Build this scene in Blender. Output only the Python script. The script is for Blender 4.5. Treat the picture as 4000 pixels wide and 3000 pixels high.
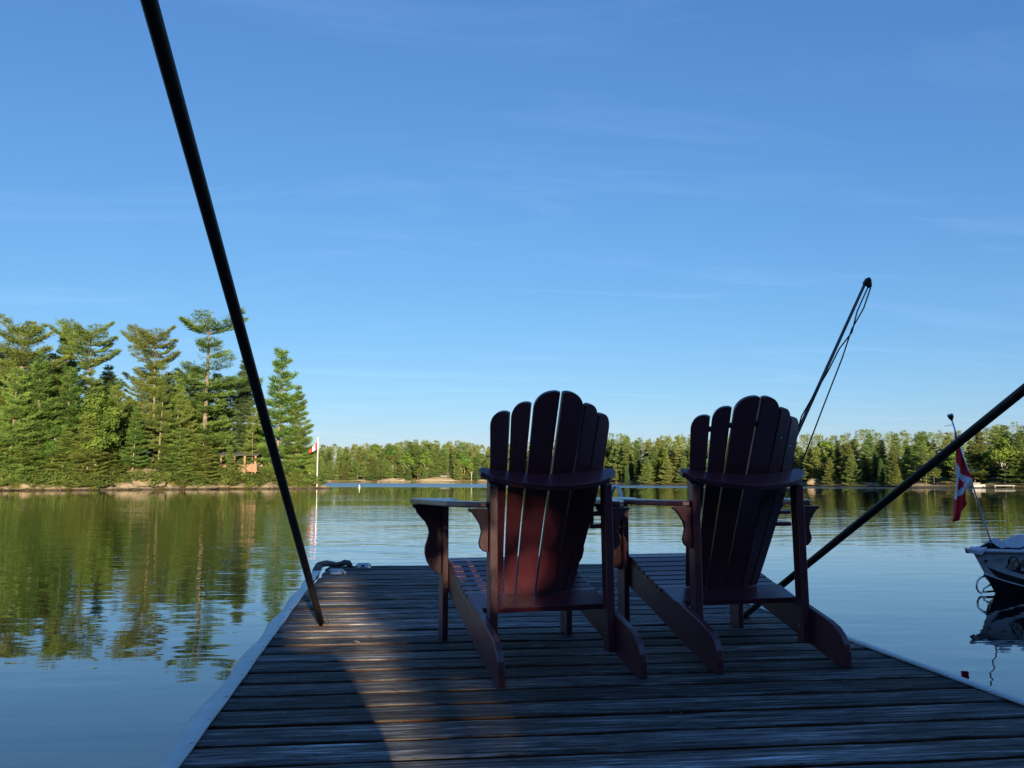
import bpy, bmesh, math, random
from mathutils import Vector, Matrix, noise

random.seed(7)
for o in list(bpy.data.objects):
    bpy.data.objects.remove(o)
sc = bpy.context.scene
COL = sc.collection

# ------------------------------------------------------------------ camera
CAM_Z = 0.72            # above the dock planks
WATER_Z = -0.5
PITCH = math.radians(6.2606)
YAW = math.radians(7.083)       # the camera looks a little right of the dock axis (+Y)
cd = bpy.data.cameras.new('camera')
cam = bpy.data.objects.new('camera', cd)
COL.objects.link(cam)
cam.location = (0, 0, CAM_Z)
cam.rotation_euler = (math.pi / 2 + PITCH, 0, -YAW)
cd.sensor_width = 36.0
cd.lens = 3400 / 4000 * 36
cd.clip_start = 0.05
cd.clip_end = 6000
sc.camera = cam

# ------------------------------------------------------------------ light
SUN_EL = math.radians(10.0)
SUN_DIR = Vector((-0.115, 1.0, -0.1775)).normalized()      # the way the light travels
world = bpy.data.worlds.new('World')
sc.world = world
world.use_nodes = True
wn, wl = world.node_tree.nodes, world.node_tree.links
wn.clear()
wout = wn.new('ShaderNodeOutputWorld')
bg = wn.new('ShaderNodeBackground')
sky = wn.new('ShaderNodeTexSky')
sky.sky_type = 'NISHITA'
sky.sun_disc = False
sky.sun_elevation = SUN_EL
sky.sun_rotation = math.pi - 0.115
sky.altitude = 200
sky.air_density = 1.0
sky.dust_density = 0.2
sky.ozone_density = 6.0
bg.inputs['Strength'].default_value = 0.15
# faint high cirrus, the same all round the sky
tc = wn.new('ShaderNodeTexCoord')
sep = wn.new('ShaderNodeSeparateXYZ')
wl.new(tc.outputs['Generated'], sep.inputs[0])
zc = wn.new('ShaderNodeMath'); zc.operation = 'ADD'; zc.inputs[1].default_value = 0.06
zm = wn.new('ShaderNodeMath'); zm.operation = 'MAXIMUM'; zm.inputs[1].default_value = 0.03
wl.new(sep.outputs['Z'], zc.inputs[0]); wl.new(zc.outputs[0], zm.inputs[0])
dx = wn.new('ShaderNodeMath'); dx.operation = 'DIVIDE'
dy = wn.new('ShaderNodeMath'); dy.operation = 'DIVIDE'
wl.new(sep.outputs['X'], dx.inputs[0]); wl.new(zm.outputs[0], dx.inputs[1])
wl.new(sep.outputs['Y'], dy.inputs[0]); wl.new(zm.outputs[0], dy.inputs[1])
cmb = wn.new('ShaderNodeCombineXYZ')
wl.new(dx.outputs[0], cmb.inputs[0]); wl.new(dy.outputs[0], cmb.inputs[1])
cmap = wn.new('ShaderNodeMapping')
cmap.inputs['Rotation'].default_value = (0, 0, 0.5)
cmap.inputs['Scale'].default_value = (0.8, 2.6, 1)
cmap.inputs['Location'].default_value = (1.3, 0.4, 0)
wl.new(cmb.outputs[0], cmap.inputs[0])
cn = wn.new('ShaderNodeTexNoise')
cn.inputs['Scale'].default_value = 1.0
cn.inputs['Detail'].default_value = 7
cn.inputs['Roughness'].default_value = 0.62
cn.inputs['Distortion'].default_value = 0.6
wl.new(cmap.outputs[0], cn.inputs['Vector'])
cr = wn.new('ShaderNodeMapRange')
cr.inputs['From Min'].default_value = 0.52
cr.inputs['From Max'].default_value = 0.80
cr.inputs['To Max'].default_value = 0.08
wl.new(cn.outputs['Fac'], cr.inputs['Value'])
hsv = wn.new('ShaderNodeHueSaturation')
hsv.inputs['Saturation'].default_value = 1.0
hsv.inputs['Value'].default_value = 1.0
sepc = wn.new('ShaderNodeSeparateColor'); comc = wn.new('ShaderNodeCombineColor')
wl.new(sky.outputs[0], sepc.inputs[0])
# the camera's tone response for the sky, the same in every direction
for ch, (k_, g_) in zip(('Red', 'Green', 'Blue'), ((0.620, 0.93), (0.575, 0.785), (0.778, 0.60))):
    pw = wn.new('ShaderNodeMath'); pw.operation = 'POWER'; pw.inputs[1].default_value = g_
    ml = wn.new('ShaderNodeMath'); ml.operation = 'MULTIPLY'; ml.inputs[1].default_value = k_
    wl.new(sepc.outputs[ch], pw.inputs[0]); wl.new(pw.outputs[0], ml.inputs[0]); wl.new(ml.outputs[0], comc.inputs[ch])
wl.new(comc.outputs[0], hsv.inputs['Color'])
cmix = wn.new('ShaderNodeMix'); cmix.data_type = 'RGBA'; cmix.blend_type = 'ADD'
wl.new(cr.outputs[0], cmix.inputs['Factor'])
wl.new(hsv.outputs[0], cmix.inputs['A'])
cmix.inputs['B'].default_value = (1.6, 1.8, 2.2, 1)
wl.new(cmix.outputs['Result'], bg.inputs['Color'])
wl.new(bg.outputs[0], wout.inputs[0])

sd = bpy.data.lights.new('sun', 'SUN')
sd.energy = 5.0
sd.angle = math.radians(0.5)
sd.color = (1.0, 0.85, 0.57)
sun = bpy.data.objects.new('sun', sd)
COL.objects.link(sun)
sun.rotation_euler = SUN_DIR.to_track_quat('-Z', 'Y').to_euler()
sun.location = (3, -30, 12)

sc.view_settings.view_transform = 'Standard'
sc.view_settings.look = 'None'
sc.view_settings.gamma = 1
sc.view_settings.use_curve_mapping = False
sc.view_settings.exposure = 1.5
sc.render.engine = 'CYCLES'
sc.cycles.max_bounces = 6
sc.cycles.diffuse_bounces = 3
sc.cycles.glossy_bounces = 3
sc.cycles.transmission_bounces = 3
sc.cycles.transparent_max_bounces = 6
sc.cycles.caustics_reflective = False
sc.cycles.caustics_refractive = False

# ------------------------------------------------------------------ helpers
FW = Vector((math.sin(YAW), math.cos(YAW), 0))
RT = Vector((math.cos(YAW), -math.sin(YAW), 0))

def spot(u, d, z=WATER_Z):
    """ground point at forward distance d in the direction of photo column u (4000 wide)"""
    p = FW * d + RT * ((u - 2000) / 3400 * d)
    return Vector((p.x, p.y, z))

def tag(o, label=None, cat=None, group=None, kind=None):
    if label: o['label'] = label
    if cat: o['category'] = cat
    if group: o['group'] = group
    if kind: o['kind'] = kind
    return o

def empty(name, loc=(0, 0, 0), rz=0.0):
    o = bpy.data.objects.new(name, None)
    o.empty_display_size = 0.1
    COL.objects.link(o)
    o.location = loc
    o.rotation_euler = (0, 0, rz)
    return o

def link(name, me, parent=None, mat=None):
    if mat is not None and not me.materials:
        me.materials.append(mat)
    o = bpy.data.objects.new(name, me)
    COL.objects.link(o)
    if parent is not None:
        o.parent = parent
    return o

def copy_tree(o, parent=None):
    c = o.copy()
    COL.objects.link(c)
    if parent is not None:
        c.parent = parent
    for ch in list(o.children):
        copy_tree(ch, c)
    return c

class MB:
    """collects vertices and faces for one mesh"""
    def __init__(s):
        s.v, s.f, s.m = [], [], []
    def face(s, pts, mi=0):
        n = len(s.v)
        s.v.extend([tuple(p) for p in pts])
        s.f.append(tuple(range(n, n + len(pts))))
        s.m.append(mi)
    def prism(s, pts, ext, mi=0):
        """closed polygon pts swept by the vector ext"""
        n = len(s.v); k = len(pts); e = Vector(ext)
        s.v.extend([tuple(p) for p in pts])
        s.v.extend([tuple(Vector(p) + e) for p in pts])
        s.f.append(tuple(range(n, n + k))); s.m.append(mi)
        s.f.append(tuple(range(n + 2 * k - 1, n + k - 1, -1))); s.m.append(mi)
        for i in range(k):
            j = (i + 1) % k
            s.f.append((n + j, n + i, n + k + i, n + k + j)); s.m.append(mi)
    def box(s, a, b, mi=0):
        x0, y0, z0 = a; x1, y1, z1 = b
        s.prism([(x0, y0, z0), (x1, y0, z0), (x1, y1, z0), (x0, y1, z0)], (0, 0, z1 - z0), mi)
    def tube(s, pts, r, n=8, cap=True, mi=0):
        pts = [Vector(p) for p in pts]
        rs = r if isinstance(r, (list, tuple)) else [r] * len(pts)
        base = len(s.v)
        up = None
        for i, p in enumerate(pts):
            t = (pts[min(i + 1, len(pts) - 1)] - pts[max(i - 1, 0)]).normalized()
            if up is None:
                up = Vector((0, 0, 1)) if abs(t.z) < 0.9 else Vector((1, 0, 0))
            a = t.cross(up).normalized()
            up = a.cross(t).normalized()
            for k in range(n):
                an = 2 * math.pi * k / n
                s.v.append(tuple(p + (a * math.cos(an) + up * math.sin(an)) * rs[i]))
        for i in range(len(pts) - 1):
            for k in range(n):
                q = (k + 1) % n
                s.f.append((base + i * n + k, base + i * n + q, base + (i + 1) * n + q, base + (i + 1) * n + k)); s.m.append(mi)
        if cap:
            s.f.append(tuple(base + k for k in range(n - 1, -1, -1))); s.m.append(mi)
            s.f.append(tuple(base + (len(pts) - 1) * n + k for k in range(n))); s.m.append(mi)
    def lathe(s, prof, n=16, c=(0, 0, 0), mi=0):
        base = len(s.v); c = Vector(c)
        for r, z in prof:
            for k in range(n):
                a = 2 * math.pi * k / n
                s.v.append(tuple(c + Vector((r * math.cos(a), r * math.sin(a), z))))
        for i in range(len(prof) - 1):
            for k in range(n):
                q = (k + 1) % n
                s.f.append((base + i * n + k, base + i * n + q, base + (i + 1) * n + q, base + (i + 1) * n + k)); s.m.append(mi)
        s.f.append(tuple(base + k for k in range(n - 1, -1, -1))); s.m.append(mi)
        s.f.append(tuple(base + (len(prof) - 1) * n + k for k in range(n))); s.m.append(mi)
    def mesh(s, name, mats=None, smooth=False, fix=True):
        me = bpy.data.meshes.new(name)
        me.from_pydata(s.v, [], s.f)
        if mats:
            for m in (mats if isinstance(mats, (list, tuple)) else [mats]):
                me.materials.append(m)
        me.polygons.foreach_set('material_index', s.m)
        if smooth:
            me.polygons.foreach_set('use_smooth', [True] * len(s.f))
        if fix:
            bm = bmesh.new(); bm.from_mesh(me)
            bmesh.ops.recalc_face_normals(bm, faces=bm.faces)
            bm.to_mesh(me); bm.free()
        me.update()
        return me
    def build(s, name, mats, parent=None, smooth=False, bevel=0.0, fix=True):
        o = link(name, s.mesh(name, mats, smooth, fix), parent)
        if bevel:
            b = o.modifiers.new('bevel', 'BEVEL')
            b.width = bevel; b.segments = 2; b.limit_method = 'ANGLE'; b.angle_limit = math.radians(35)
        return o

# ------------------------------------------------------------------ materials
def newmat(name):
    m = bpy.data.materials.new(name)
    m.use_nodes = True
    nt = m.node_tree
    nt.nodes.clear()
    out = nt.nodes.new('ShaderNodeOutputMaterial')
    return m, nt, out

def N(nt, typ, **kw):
    n = nt.nodes.new(typ)
    for k, v in kw.items():
        if k.startswith('_'):
            setattr(n, k[1:], v)
        else:
            key = int(k[1:]) if k[0] == 'i' and k[1:].isdigit() else k.replace('__', ' ')
            n.inputs[key].default_value = v
    return n

def ramp(nt, fac, stops):
    r = nt.nodes.new('ShaderNodeValToRGB')
    els = r.color_ramp.elements
    while len(els) < len(stops):
        els.new(0.5)
    for e, (p, c) in zip(els, stops):
        e.position = p
        e.color = (c[0], c[1], c[2], 1) if len(c) == 3 else c
    nt.links.new(fac, r.inputs[0])
    return r.outputs[0]

def plain(name, col, rough=0.5, metal=0.0, var=0.12, scale=30.0, bump=0.0, spec=0.5):
    """a painted, metal or plastic surface with slight uneven tone and gloss"""
    m, nt, out = newmat(name)
    b = N(nt, 'ShaderNodeBsdfPrincipled', Metallic=metal)
    b.inputs['Specular IOR Level'].default_value = spec
    t = N(nt, 'ShaderNodeTexCoord')
    n = N(nt, 'ShaderNodeTexNoise', Scale=scale, Detail=5.0, Roughness=0.65)
    nt.links.new(t.outputs['Object'], n.inputs['Vector'])
    c0 = [max(0, c * (1 - var * 1.6)) for c in col]; c1 = [min(1, c * (1 + var)) for c in col]
    nt.links.new(ramp(nt, n.outputs['Fac'], [(0.3, c0), (0.7, c1)]), b.inputs['Base Color'])
    rr = N(nt, 'ShaderNodeMapRange'); rr.inputs['To Min'].default_value = max(0.02, rough - 0.08); rr.inputs['To Max'].default_value = min(1, rough + 0.1)
    nt.links.new(n.outputs['Fac'], rr.inputs['Value']); nt.links.new(rr.outputs[0], b.inputs['Roughness'])
    if bump:
        bp = N(nt, 'ShaderNodeBump', Strength=1.0, Distance=bump)
        nt.links.new(n.outputs['Fac'], bp.inputs['Height']); nt.links.new(bp.outputs[0], b.inputs['Normal'])
    nt.links.new(b.outputs[0], out.inputs[0])
    return m

def foliage(name, c_dark, c_mid, c_light, trans=0.42):
    m, nt, out = newmat(name)
    t = N(nt, 'ShaderNodeTexCoord')
    oi = N(nt, 'ShaderNodeObjectInfo')
    n = N(nt, 'ShaderNodeTexNoise', Scale=0.9, Detail=3.0)
    nt.links.new(t.outputs['Object'], n.inputs['Vector'])
    col = ramp(nt, n.outputs['Fac'], [(0.3, c_dark), (0.5, c_mid), (0.72, c_light)])
    h = N(nt, 'ShaderNodeHueSaturation')
    mr = N(nt, 'ShaderNodeMapRange'); mr.inputs['To Min'].default_value = 0.47; mr.inputs['To Max'].default_value = 0.53
    mv = N(nt, 'ShaderNodeMapRange'); mv.inputs['To Min'].default_value = 0.75; mv.inputs['To Max'].default_value = 1.25
    ml = N(nt, 'ShaderNodeMath', _operation='FRACT'); mm = N(nt, 'ShaderNodeMath', _operation='MULTIPLY', i1=7.31)
    nt.links.new(oi.outputs['Random'], mr.inputs['Value'])
    nt.links.new(oi.outputs['Random'], mm.inputs[0]); nt.links.new(mm.outputs[0], ml.inputs[0]); nt.links.new(ml.outputs[0], mv.inputs['Value'])
    nt.links.new(mr.outputs[0], h.inputs['Hue']); nt.links.new(mv.outputs[0], h.inputs['Value'])
    nt.links.new(col, h.inputs['Color'])
    d = N(nt, 'ShaderNodeBsdfDiffuse'); tr = N(nt, 'ShaderNodeBsdfTranslucent')
    nt.links.new(h.outputs[0], d.inputs['Color']); nt.links.new(h.outputs[0], tr.inputs['Color'])
    mx = N(nt, 'ShaderNodeMixShader', i0=trans)
    nt.links.new(d.outputs[0], mx.inputs[1]); nt.links.new(tr.outputs[0], mx.inputs[2])
    nt.links.new(mx.outputs[0], out.inputs[0])
    return m

M = {}
M['paint'] = plain('dark_red_paint', (0.128, 0.028, 0.040), 0.30, var=0.10, scale=60, bump=0.0006, spec=0.95)
M['pole'] = plain('weathered_dark_steel', (0.030, 0.019, 0.014), 0.55, 0.2, var=0.6, scale=20, bump=0.0008)
M['rod'] = plain('grey_fibreglass', (0.12, 0.12, 0.13), 0.4)
M['blackp'] = plain('black_plastic', (0.012, 0.012, 0.013), 0.4)
M['rope'] = plain('grey_rope', (0.06, 0.06, 0.065), 0.9, var=0.4, scale=200)
M['vinyl'] = plain('pale_vinyl', (0.60, 0.65, 0.62), 0.45, var=0.10, scale=9, bump=0.001)
M['steel'] = plain('bare_steel', (0.55, 0.56, 0.58), 0.25, 0.9, var=0.1)
M['chrome'] = plain('polished_steel', (0.7, 0.7, 0.72), 0.12, 1.0, var=0.05)
M['whitep'] = plain('white_plastic', (0.72, 0.73, 0.75), 0.35, var=0.06)
M['ladder'] = plain('white_powder_coat', (0.62, 0.66, 0.70), 0.4, var=0.06)
M['bumper'] = plain('grey_brown_bumper', (0.15, 0.125, 0.10), 0.8, var=0.45, scale=22, bump=0.004)
M['hull'] = plain('silver_hull_paint', (0.62, 0.64, 0.68), 0.35, 0.1, var=0.06, scale=50)
M['hullblack'] = plain('black_hull_paint', (0.008, 0.008, 0.010), 0.22)
M['tan'] = plain('tan_decal', (0.22, 0.20, 0.16), 0.5)
M['fur'] = plain('cream_decal', (0.50, 0.47, 0.38), 0.5, var=0.35, scale=40)
M['olive'] = plain('olive_decal', (0.10, 0.10, 0.045), 0.5)
M['tarp'] = plain('grey_white_cover', (0.55, 0.57, 0.60), 0.6, var=0.12, scale=8, bump=0.004)
M['flagred'] = plain('red_flag_cloth', (0.78, 0.022, 0.035), 0.8, var=0.12, scale=20)
M['flagwhite'] = plain('white_flag_cloth', (0.85, 0.85, 0.87), 0.8, var=0.06, scale=20)
M['bark'] = plain('grey_brown_bark', (0.16, 0.12, 0.09), 0.9, var=0.4, scale=6, bump=0.02)
M['birch'] = plain('pale_birch_bark', (0.52, 0.48, 0.42), 0.8, var=0.35, scale=5)
M['deadwood'] = plain('dry_grey_twigs', (0.24, 0.19, 0.15), 0.9, var=0.3, scale=5)
M['orangewood'] = plain('orange_stained_wood', (0.23, 0.125, 0.08), 0.7, var=0.2, scale=4)
M['cabinred'] = plain('red_brown_siding', (0.32, 0.10, 0.05), 0.7, var=0.2, scale=3)
M['cabingrey'] = plain('grey_brown_siding', (0.17, 0.14, 0.12), 0.7, var=0.2, scale=3)
M['roof'] = plain('dark_shingle', (0.06, 0.055, 0.055), 0.85, var=0.3, scale=6)
M['glass'] = plain('window_glass', (0.30, 0.36, 0.42), 0.08, 0.6, var=0.05)
M['benchwood'] = plain('dark_bench_wood', (0.06, 0.055, 0.045), 0.7)
M['whitepaint'] = plain('white_paint', (0.78, 0.78, 0.78), 0.5, var=0.06, scale=3)
M['greywhite'] = plain('chalky_white_paint', (0.24, 0.24, 0.25), 0.6, var=0.1, scale=3)
M['underframe'] = plain('dark_wet_timber', (0.035, 0.028, 0.022), 0.8, var=0.3, scale=6)

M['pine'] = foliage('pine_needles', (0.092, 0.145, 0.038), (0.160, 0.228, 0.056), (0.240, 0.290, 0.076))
M['pinefar'] = foliage('far_pine_needles', (0.125, 0.172, 0.060), (0.190, 0.245, 0.076), (0.255, 0.300, 0.100))  # paler and more even than the near needles: haze put into the colour
M['spruce'] = foliage('spruce_needles', (0.055, 0.098, 0.046), (0.090, 0.145, 0.060), (0.130, 0.185, 0.078))
M['leaf'] = foliage('broad_leaves', (0.070, 0.120, 0.028), (0.120, 0.195, 0.040), (0.185, 0.245, 0.058), 0.42)
M['cedar'] = foliage('cedar_sprays', (0.070, 0.105, 0.020), (0.120, 0.160, 0.030), (0.180, 0.200, 0.045), 0.3)
M['shrub'] = foliage('shrub_leaves', (0.060, 0.085, 0.022), (0.110, 0.140, 0.038), (0.170, 0.180, 0.055), 0.3)
M['woods'] = foliage('backwoods_leaves', (0.030, 0.050, 0.018), (0.050, 0.080, 0.025), (0.08, 0.11, 0.03), 0.05)

# weathered deck boards: grain along X, each board its own tone
def deck_mat():
    m, nt, out = newmat('weathered_deck_wood')
    L = nt.links.new
    t = N(nt, 'ShaderNodeTexCoord'); oi = N(nt, 'ShaderNodeObjectInfo')
    off = N(nt, 'ShaderNodeVectorMath', _operation='SCALE'); off.inputs['Scale'].default_value = 37.0
    cx = N(nt, 'ShaderNodeCombineXYZ')
    L(oi.outputs['Random'], cx.inputs[0]); L(oi.outputs['Random'], cx.inputs[1]); L(cx.outputs[0], off.inputs[0])
    add = N(nt, 'ShaderNodeVectorMath', _operation='ADD')
    L(t.outputs['Object'], add.inputs[0]); L(off.outputs[0], add.inputs[1])
    def grain(sx, sy, det, dist=0.4):
        mp = N(nt, 'ShaderNodeMapping'); mp.inputs['Scale'].default_value = (sx, sy, 1)
        L(add.outputs[0], mp.inputs[0])
        n = N(nt, 'ShaderNodeTexNoise', Scale=1.0, Detail=det, Roughness=0.68, Distortion=dist)
        L(mp.outputs[0], n.inputs['Vector'])
        return n.outputs['Fac']
    g1 = grain(3.2, 52, 6, 0.7); g2 = grain(6, 150, 4, 0.2); g3 = grain(0.9, 5.5, 4, 0.8); g4 = grain(9, 34, 4, 0.6)
    c = ramp(nt, g1, [(0.34, (0.026, 0.026, 0.027)), (0.44, (0.095, 0.095, 0.097)), (0.55, (0.165, 0.164, 0.166)), (0.67, (0.48, 0.48, 0.49))])
    d = ramp(nt, g2, [(0.36, (0.34, 0.32, 0.30)), (0.47, (0.88, 0.86, 0.84)), (0.56, (1.0, 0.98, 0.95)), (0.66, (1.4, 1.38, 1.35))])
    mx = N(nt, 'ShaderNodeMix', _data_type='RGBA', _blend_type='MULTIPLY', Factor=1.0)
    L(c, mx.inputs['A']); L(d, mx.inputs['B'])
    e = ramp(nt, g3, [(0.32, (0.50, 0.46, 0.42)), (0.5, (0.92, 0.90, 0.88)), (0.66, (1.5, 1.5, 1.52))])
    mx2 = N(nt, 'ShaderNodeMix', _data_type='RGBA', _blend_type='MULTIPLY', Factor=1.0)
    L(mx.outputs['Result'], mx2.inputs['A']); L(e, mx2.inputs['B'])
    # dark damp stains and orange lichen/iron stains with shapes of their own
    st = ramp(nt, g4, [(0.36, (0.40, 0.36, 0.33)), (0.47, (1, 1, 1))])
    mx3 = N(nt, 'ShaderNodeMix', _data_type='RGBA', _blend_type='MULTIPLY', Factor=0.7)
    L(mx2.outputs['Result'], mx3.inputs['A']); L(st, mx3.inputs['B'])
    # knots
    mpk = N(nt, 'ShaderNodeMapping'); mpk.inputs['Scale'].default_value = (2.6, 7.5, 1)
    L(add.outputs[0], mpk.inputs[0])
    vk = N(nt, 'ShaderNodeTexVoronoi', Scale=1.0); L(mpk.outputs[0], vk.inputs['Vector'])
    kc = ramp(nt, vk.outputs['Distance'], [(0.035, (0.25, 0.2, 0.17)), (0.06, (1.5, 1.5, 1.5)), (0.09, (1.0, 1.0, 1.0))])
    mx4 = N(nt, 'ShaderNodeMix', _data_type='RGBA', _blend_type='MULTIPLY', Factor=0.85)
    L(mx3.outputs['Result'], mx4.inputs['A']); L(kc, mx4.inputs['B'])
    hs = N(nt, 'ShaderNodeHueSaturation', Saturation=1.0)
    mv = N(nt, 'ShaderNodeMapRange'); mv.inputs['To Min'].default_value = 0.55; mv.inputs['To Max'].default_value = 1.55
    L(oi.outputs['Random'], mv.inputs['Value']); L(mv.outputs[0], hs.inputs['Value'])
    L(mx4.outputs['Result'], hs.inputs['Color'])
    b = N(nt, 'ShaderNodeBsdfPrincipled')
    # unweathered orange wood on the cut sides in the gaps, colour darkened to hold back the low sun; rust run-off round the pole feet
    so = N(nt, 'ShaderNodeSeparateXYZ'); L(t.outputs['Object'], so.inputs[0])
    sd_ = N(nt, 'ShaderNodeMapRange'); L(so.outputs['Z'], sd_.inputs['Value'])
    sd_.inputs['From Min'].default_value = -0.0050; sd_.inputs['From Max'].default_value = -0.0018; sd_.inputs['To Min'].default_value = 1.0; sd_.inputs['To Max'].default_value = 0.0
    mxo = N(nt, 'ShaderNodeMix', _data_type='RGBA'); L(sd_.outputs[0], mxo.inputs['Factor']); L(hs.outputs[0], mxo.inputs['A']); mxo.inputs['B'].default_value = (0.065, 0.024, 0.010, 1)
    gp = N(nt, 'ShaderNodeNewGeometry')
    last = mxo.outputs['Result']
    for fx, fy in ((-0.37, 4.44), (1.78, 4.38)):
        dv = N(nt, 'ShaderNodeVectorMath', _operation='SUBTRACT'); dv.inputs[1].default_value = (fx, fy, 0); L(gp.outputs['Position'], dv.inputs[0])
        sc_ = N(nt, 'ShaderNodeVectorMath', _operation='MULTIPLY'); sc_.inputs[1].default_value = (0.8, 1.0, 0); L(dv.outputs[0], sc_.inputs[0])
        ln = N(nt, 'ShaderNodeVectorMath', _operation='LENGTH'); L(sc_.outputs[0], ln.inputs[0])
        ad = N(nt, 'ShaderNodeMath', _operation='MULTIPLY_ADD', i1=0.22); L(g4, ad.inputs[0]); L(ln.outputs['Value'], ad.inputs[2])
        fr_ = N(nt, 'ShaderNodeMapRange'); L(ad.outputs[0], fr_.inputs['Value'])
        fr_.inputs['From Min'].default_value = 0.13; fr_.inputs['From Max'].default_value = 0.27; fr_.inputs['To Min'].default_value = 0.6; fr_.inputs['To Max'].default_value = 0.0
        mr_ = N(nt, 'ShaderNodeMix', _data_type='RGBA'); L(fr_.outputs[0], mr_.inputs['Factor']); L(last, mr_.inputs['A']); mr_.inputs['B'].default_value = (0.17, 0.075, 0.032, 1)
        last = mr_.outputs['Result']
    L(last, b.inputs['Base Color'])
    rr = N(nt, 'ShaderNodeMapRange'); rr.inputs['To Min'].default_value = 0.62; rr.inputs['To Max'].default_value = 0.95
    L(g3, rr.inputs['Value']); L(rr.outputs[0], b.inputs['Roughness'])
    b.inputs['Specular IOR Level'].default_value = 0.14
    a1 = N(nt, 'ShaderNodeMath', _operation='MULTIPLY', i1=0.007); L(g1, a1.inputs[0])
    a2 = N(nt, 'ShaderNodeMath', _operation='MULTIPLY_ADD', i1=0.004); L(g2, a2.inputs[0]); L(a1.outputs[0], a2.inputs[2])
    bp = N(nt, 'ShaderNodeBump', Strength=1.0, Distance=1.0)
    L(a2.outputs[0], bp.inputs['Height']); L(bp.outputs[0], b.inputs['Normal'])
    L(b.outputs[0], out.inputs[0])
    return m
M['deck'] = deck_mat()

def water_mat():
    m, nt, out = newmat('lake_water')
    L = nt.links.new
    g = N(nt, 'ShaderNodeNewGeometry')
    def waves(sx, sy, rot, det, amp, loc=0.0, dist=0.0):
        mp = N(nt, 'ShaderNodeMapping')
        mp.inputs['Rotation'].default_value = (0, 0, rot); mp.inputs['Scale'].default_value = (sx, sy, 1)
        mp.inputs['Location'].default_value = (loc, loc * 0.7, 0)
        L(g.outputs['Position'], mp.inputs[0])
        n = N(nt, 'ShaderNodeTexNoise', _noise_dimensions='2D', Scale=1.0, Detail=det, Roughness=0.5, Distortion=dist)
        L(mp.outputs[0], n.inputs['Vector'])
        a = N(nt, 'ShaderNodeMath', _operation='MULTIPLY', i1=amp); L(n.outputs['Fac'], a.inputs[0])
        return a.outputs[0]
    def addn(a, b):
        n = N(nt, 'ShaderNodeMath', _operation='ADD'); L(a, n.inputs[0]); L(b, n.inputs[1]); return n.outputs[0]
    def mul(a, b):
        n = N(nt, 'ShaderNodeMath', _operation='MULTIPLY')
        for k, s in enumerate((a, b)):
            if isinstance(s, (int, float)): n.inputs[k].default_value = s
            else: L(s, n.inputs[k])
        return n.outputs[0]
    sp = N(nt, 'ShaderNodeSeparateXYZ'); L(g.outputs['Position'], sp.inputs[0])
    X, Y = sp.outputs['X'], sp.outputs['Y']
    def lin(cX, cY, c0):
        a = mul(X, cX); b = mul(Y, cY)
        s = addn(a, b)
        n = N(nt, 'ShaderNodeMath', _operation='ADD', i1=c0); L(s, n.inputs[0]); return n.outputs[0]
    def step(v, lo, hi):
        r = N(nt, 'ShaderNodeMapRange', _interpolation_type='SMOOTHSTEP'); L(v, r.inputs['Value'])
        r.inputs['From Min'].default_value = lo; r.inputs['From Max'].default_value = hi
        return r.outputs[0]
    # calm near the dock, more ripple from about 14 m outwards
    patch = N(nt, 'ShaderNodeTexNoise', _noise_dimensions='2D', Scale=0.055, Detail=2.0)
    mpp = N(nt, 'ShaderNodeMapping'); mpp.inputs['Scale'].default_value = (0.6, 1.4, 1); L(g.outputs['Position'], mpp.inputs[0]); L(mpp.outputs[0], patch.inputs['Vector'])
    pa = N(nt, 'ShaderNodeMapRange'); L(patch.outputs['Fac'], pa.inputs['Value'])
    pa.inputs['From Min'].default_value = 0.35; pa.inputs['From Max'].default_value = 0.65
    pa.inputs['To Min'].default_value = 0.45; pa.inputs['To Max'].default_value = 1.35
    near = N(nt, 'ShaderNodeMapRange', _interpolation_type='SMOOTHSTEP'); L(Y, near.inputs['Value'])
    near.inputs['From Min'].default_value = 6; near.inputs['From Max'].default_value = 20
    near.inputs['To Min'].default_value = 0.28; near.inputs['To Max'].default_value = 1.9
    calm = N(nt, 'ShaderNodeMapRange', _interpolation_type='SMOOTHSTEP'); L(Y, calm.inputs['Value'])
    calm.inputs['From Min'].default_value = 26; calm.inputs['From Max'].default_value = 50
    calm.inputs['To Min'].default_value = 1.0; calm.inputs['To Max'].default_value = 0.35
    # the left bay lies in the lee of the island point: calmer
    lee = N(nt, 'ShaderNodeMapRange', _interpolation_type='SMOOTHSTEP'); L(lin(1.0, 0.10, 0.0), lee.inputs['Value'])
    lee.inputs['From Min'].default_value = -6; lee.inputs['From Max'].default_value = 4
    lee.inputs['To Min'].default_value = 0.42; lee.inputs['To Max'].default_value = 1.0
    amp = mul(mul(mul(pa.outputs[0], near.outputs[0]), lee.outputs[0]), calm.outputs[0])
    h = addn(addn(waves(0.55, 1.5, 0.10, 2.0, 0.011), waves(1.5, 4.6, -0.16, 2.0, 0.0035, 11.0)), waves(0.13, 0.42, 0.3, 1.0, 0.012, 5.0))
    hh = mul(h, amp)
    # breeze: a ruffled wedge of water along the far shore that narrows to a streak on the right
    nearline = lin(0.50, 1.0, -140.0)        # > 0 beyond the near edge
    farline = lin(1.48, 1.0, -285.0)
    f1 = step(nearline, -6.0, 10.0)
    f2 = N(nt, 'ShaderNodeMath', _operation='SUBTRACT', i0=1.0); L(step(farline, -8.0, 8.0), f2.inputs[1])
    br = mul(f1, f2.outputs[0])
    h2 = addn(waves(0.9, 2.2, 0.12, 3.0, 0.045, 3.0), waves(3.0, 7.0, -0.2, 2.0, 0.014, 9.0))
    tot = addn(hh, mul(h2, br))
    bp = N(nt, 'ShaderNodeBump', Strength=1.0, Distance=1.0)
    L(tot, bp.inputs['Height'])
    b = N(nt, 'ShaderNodeBsdfPrincipled', IOR=2.1)
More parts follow.
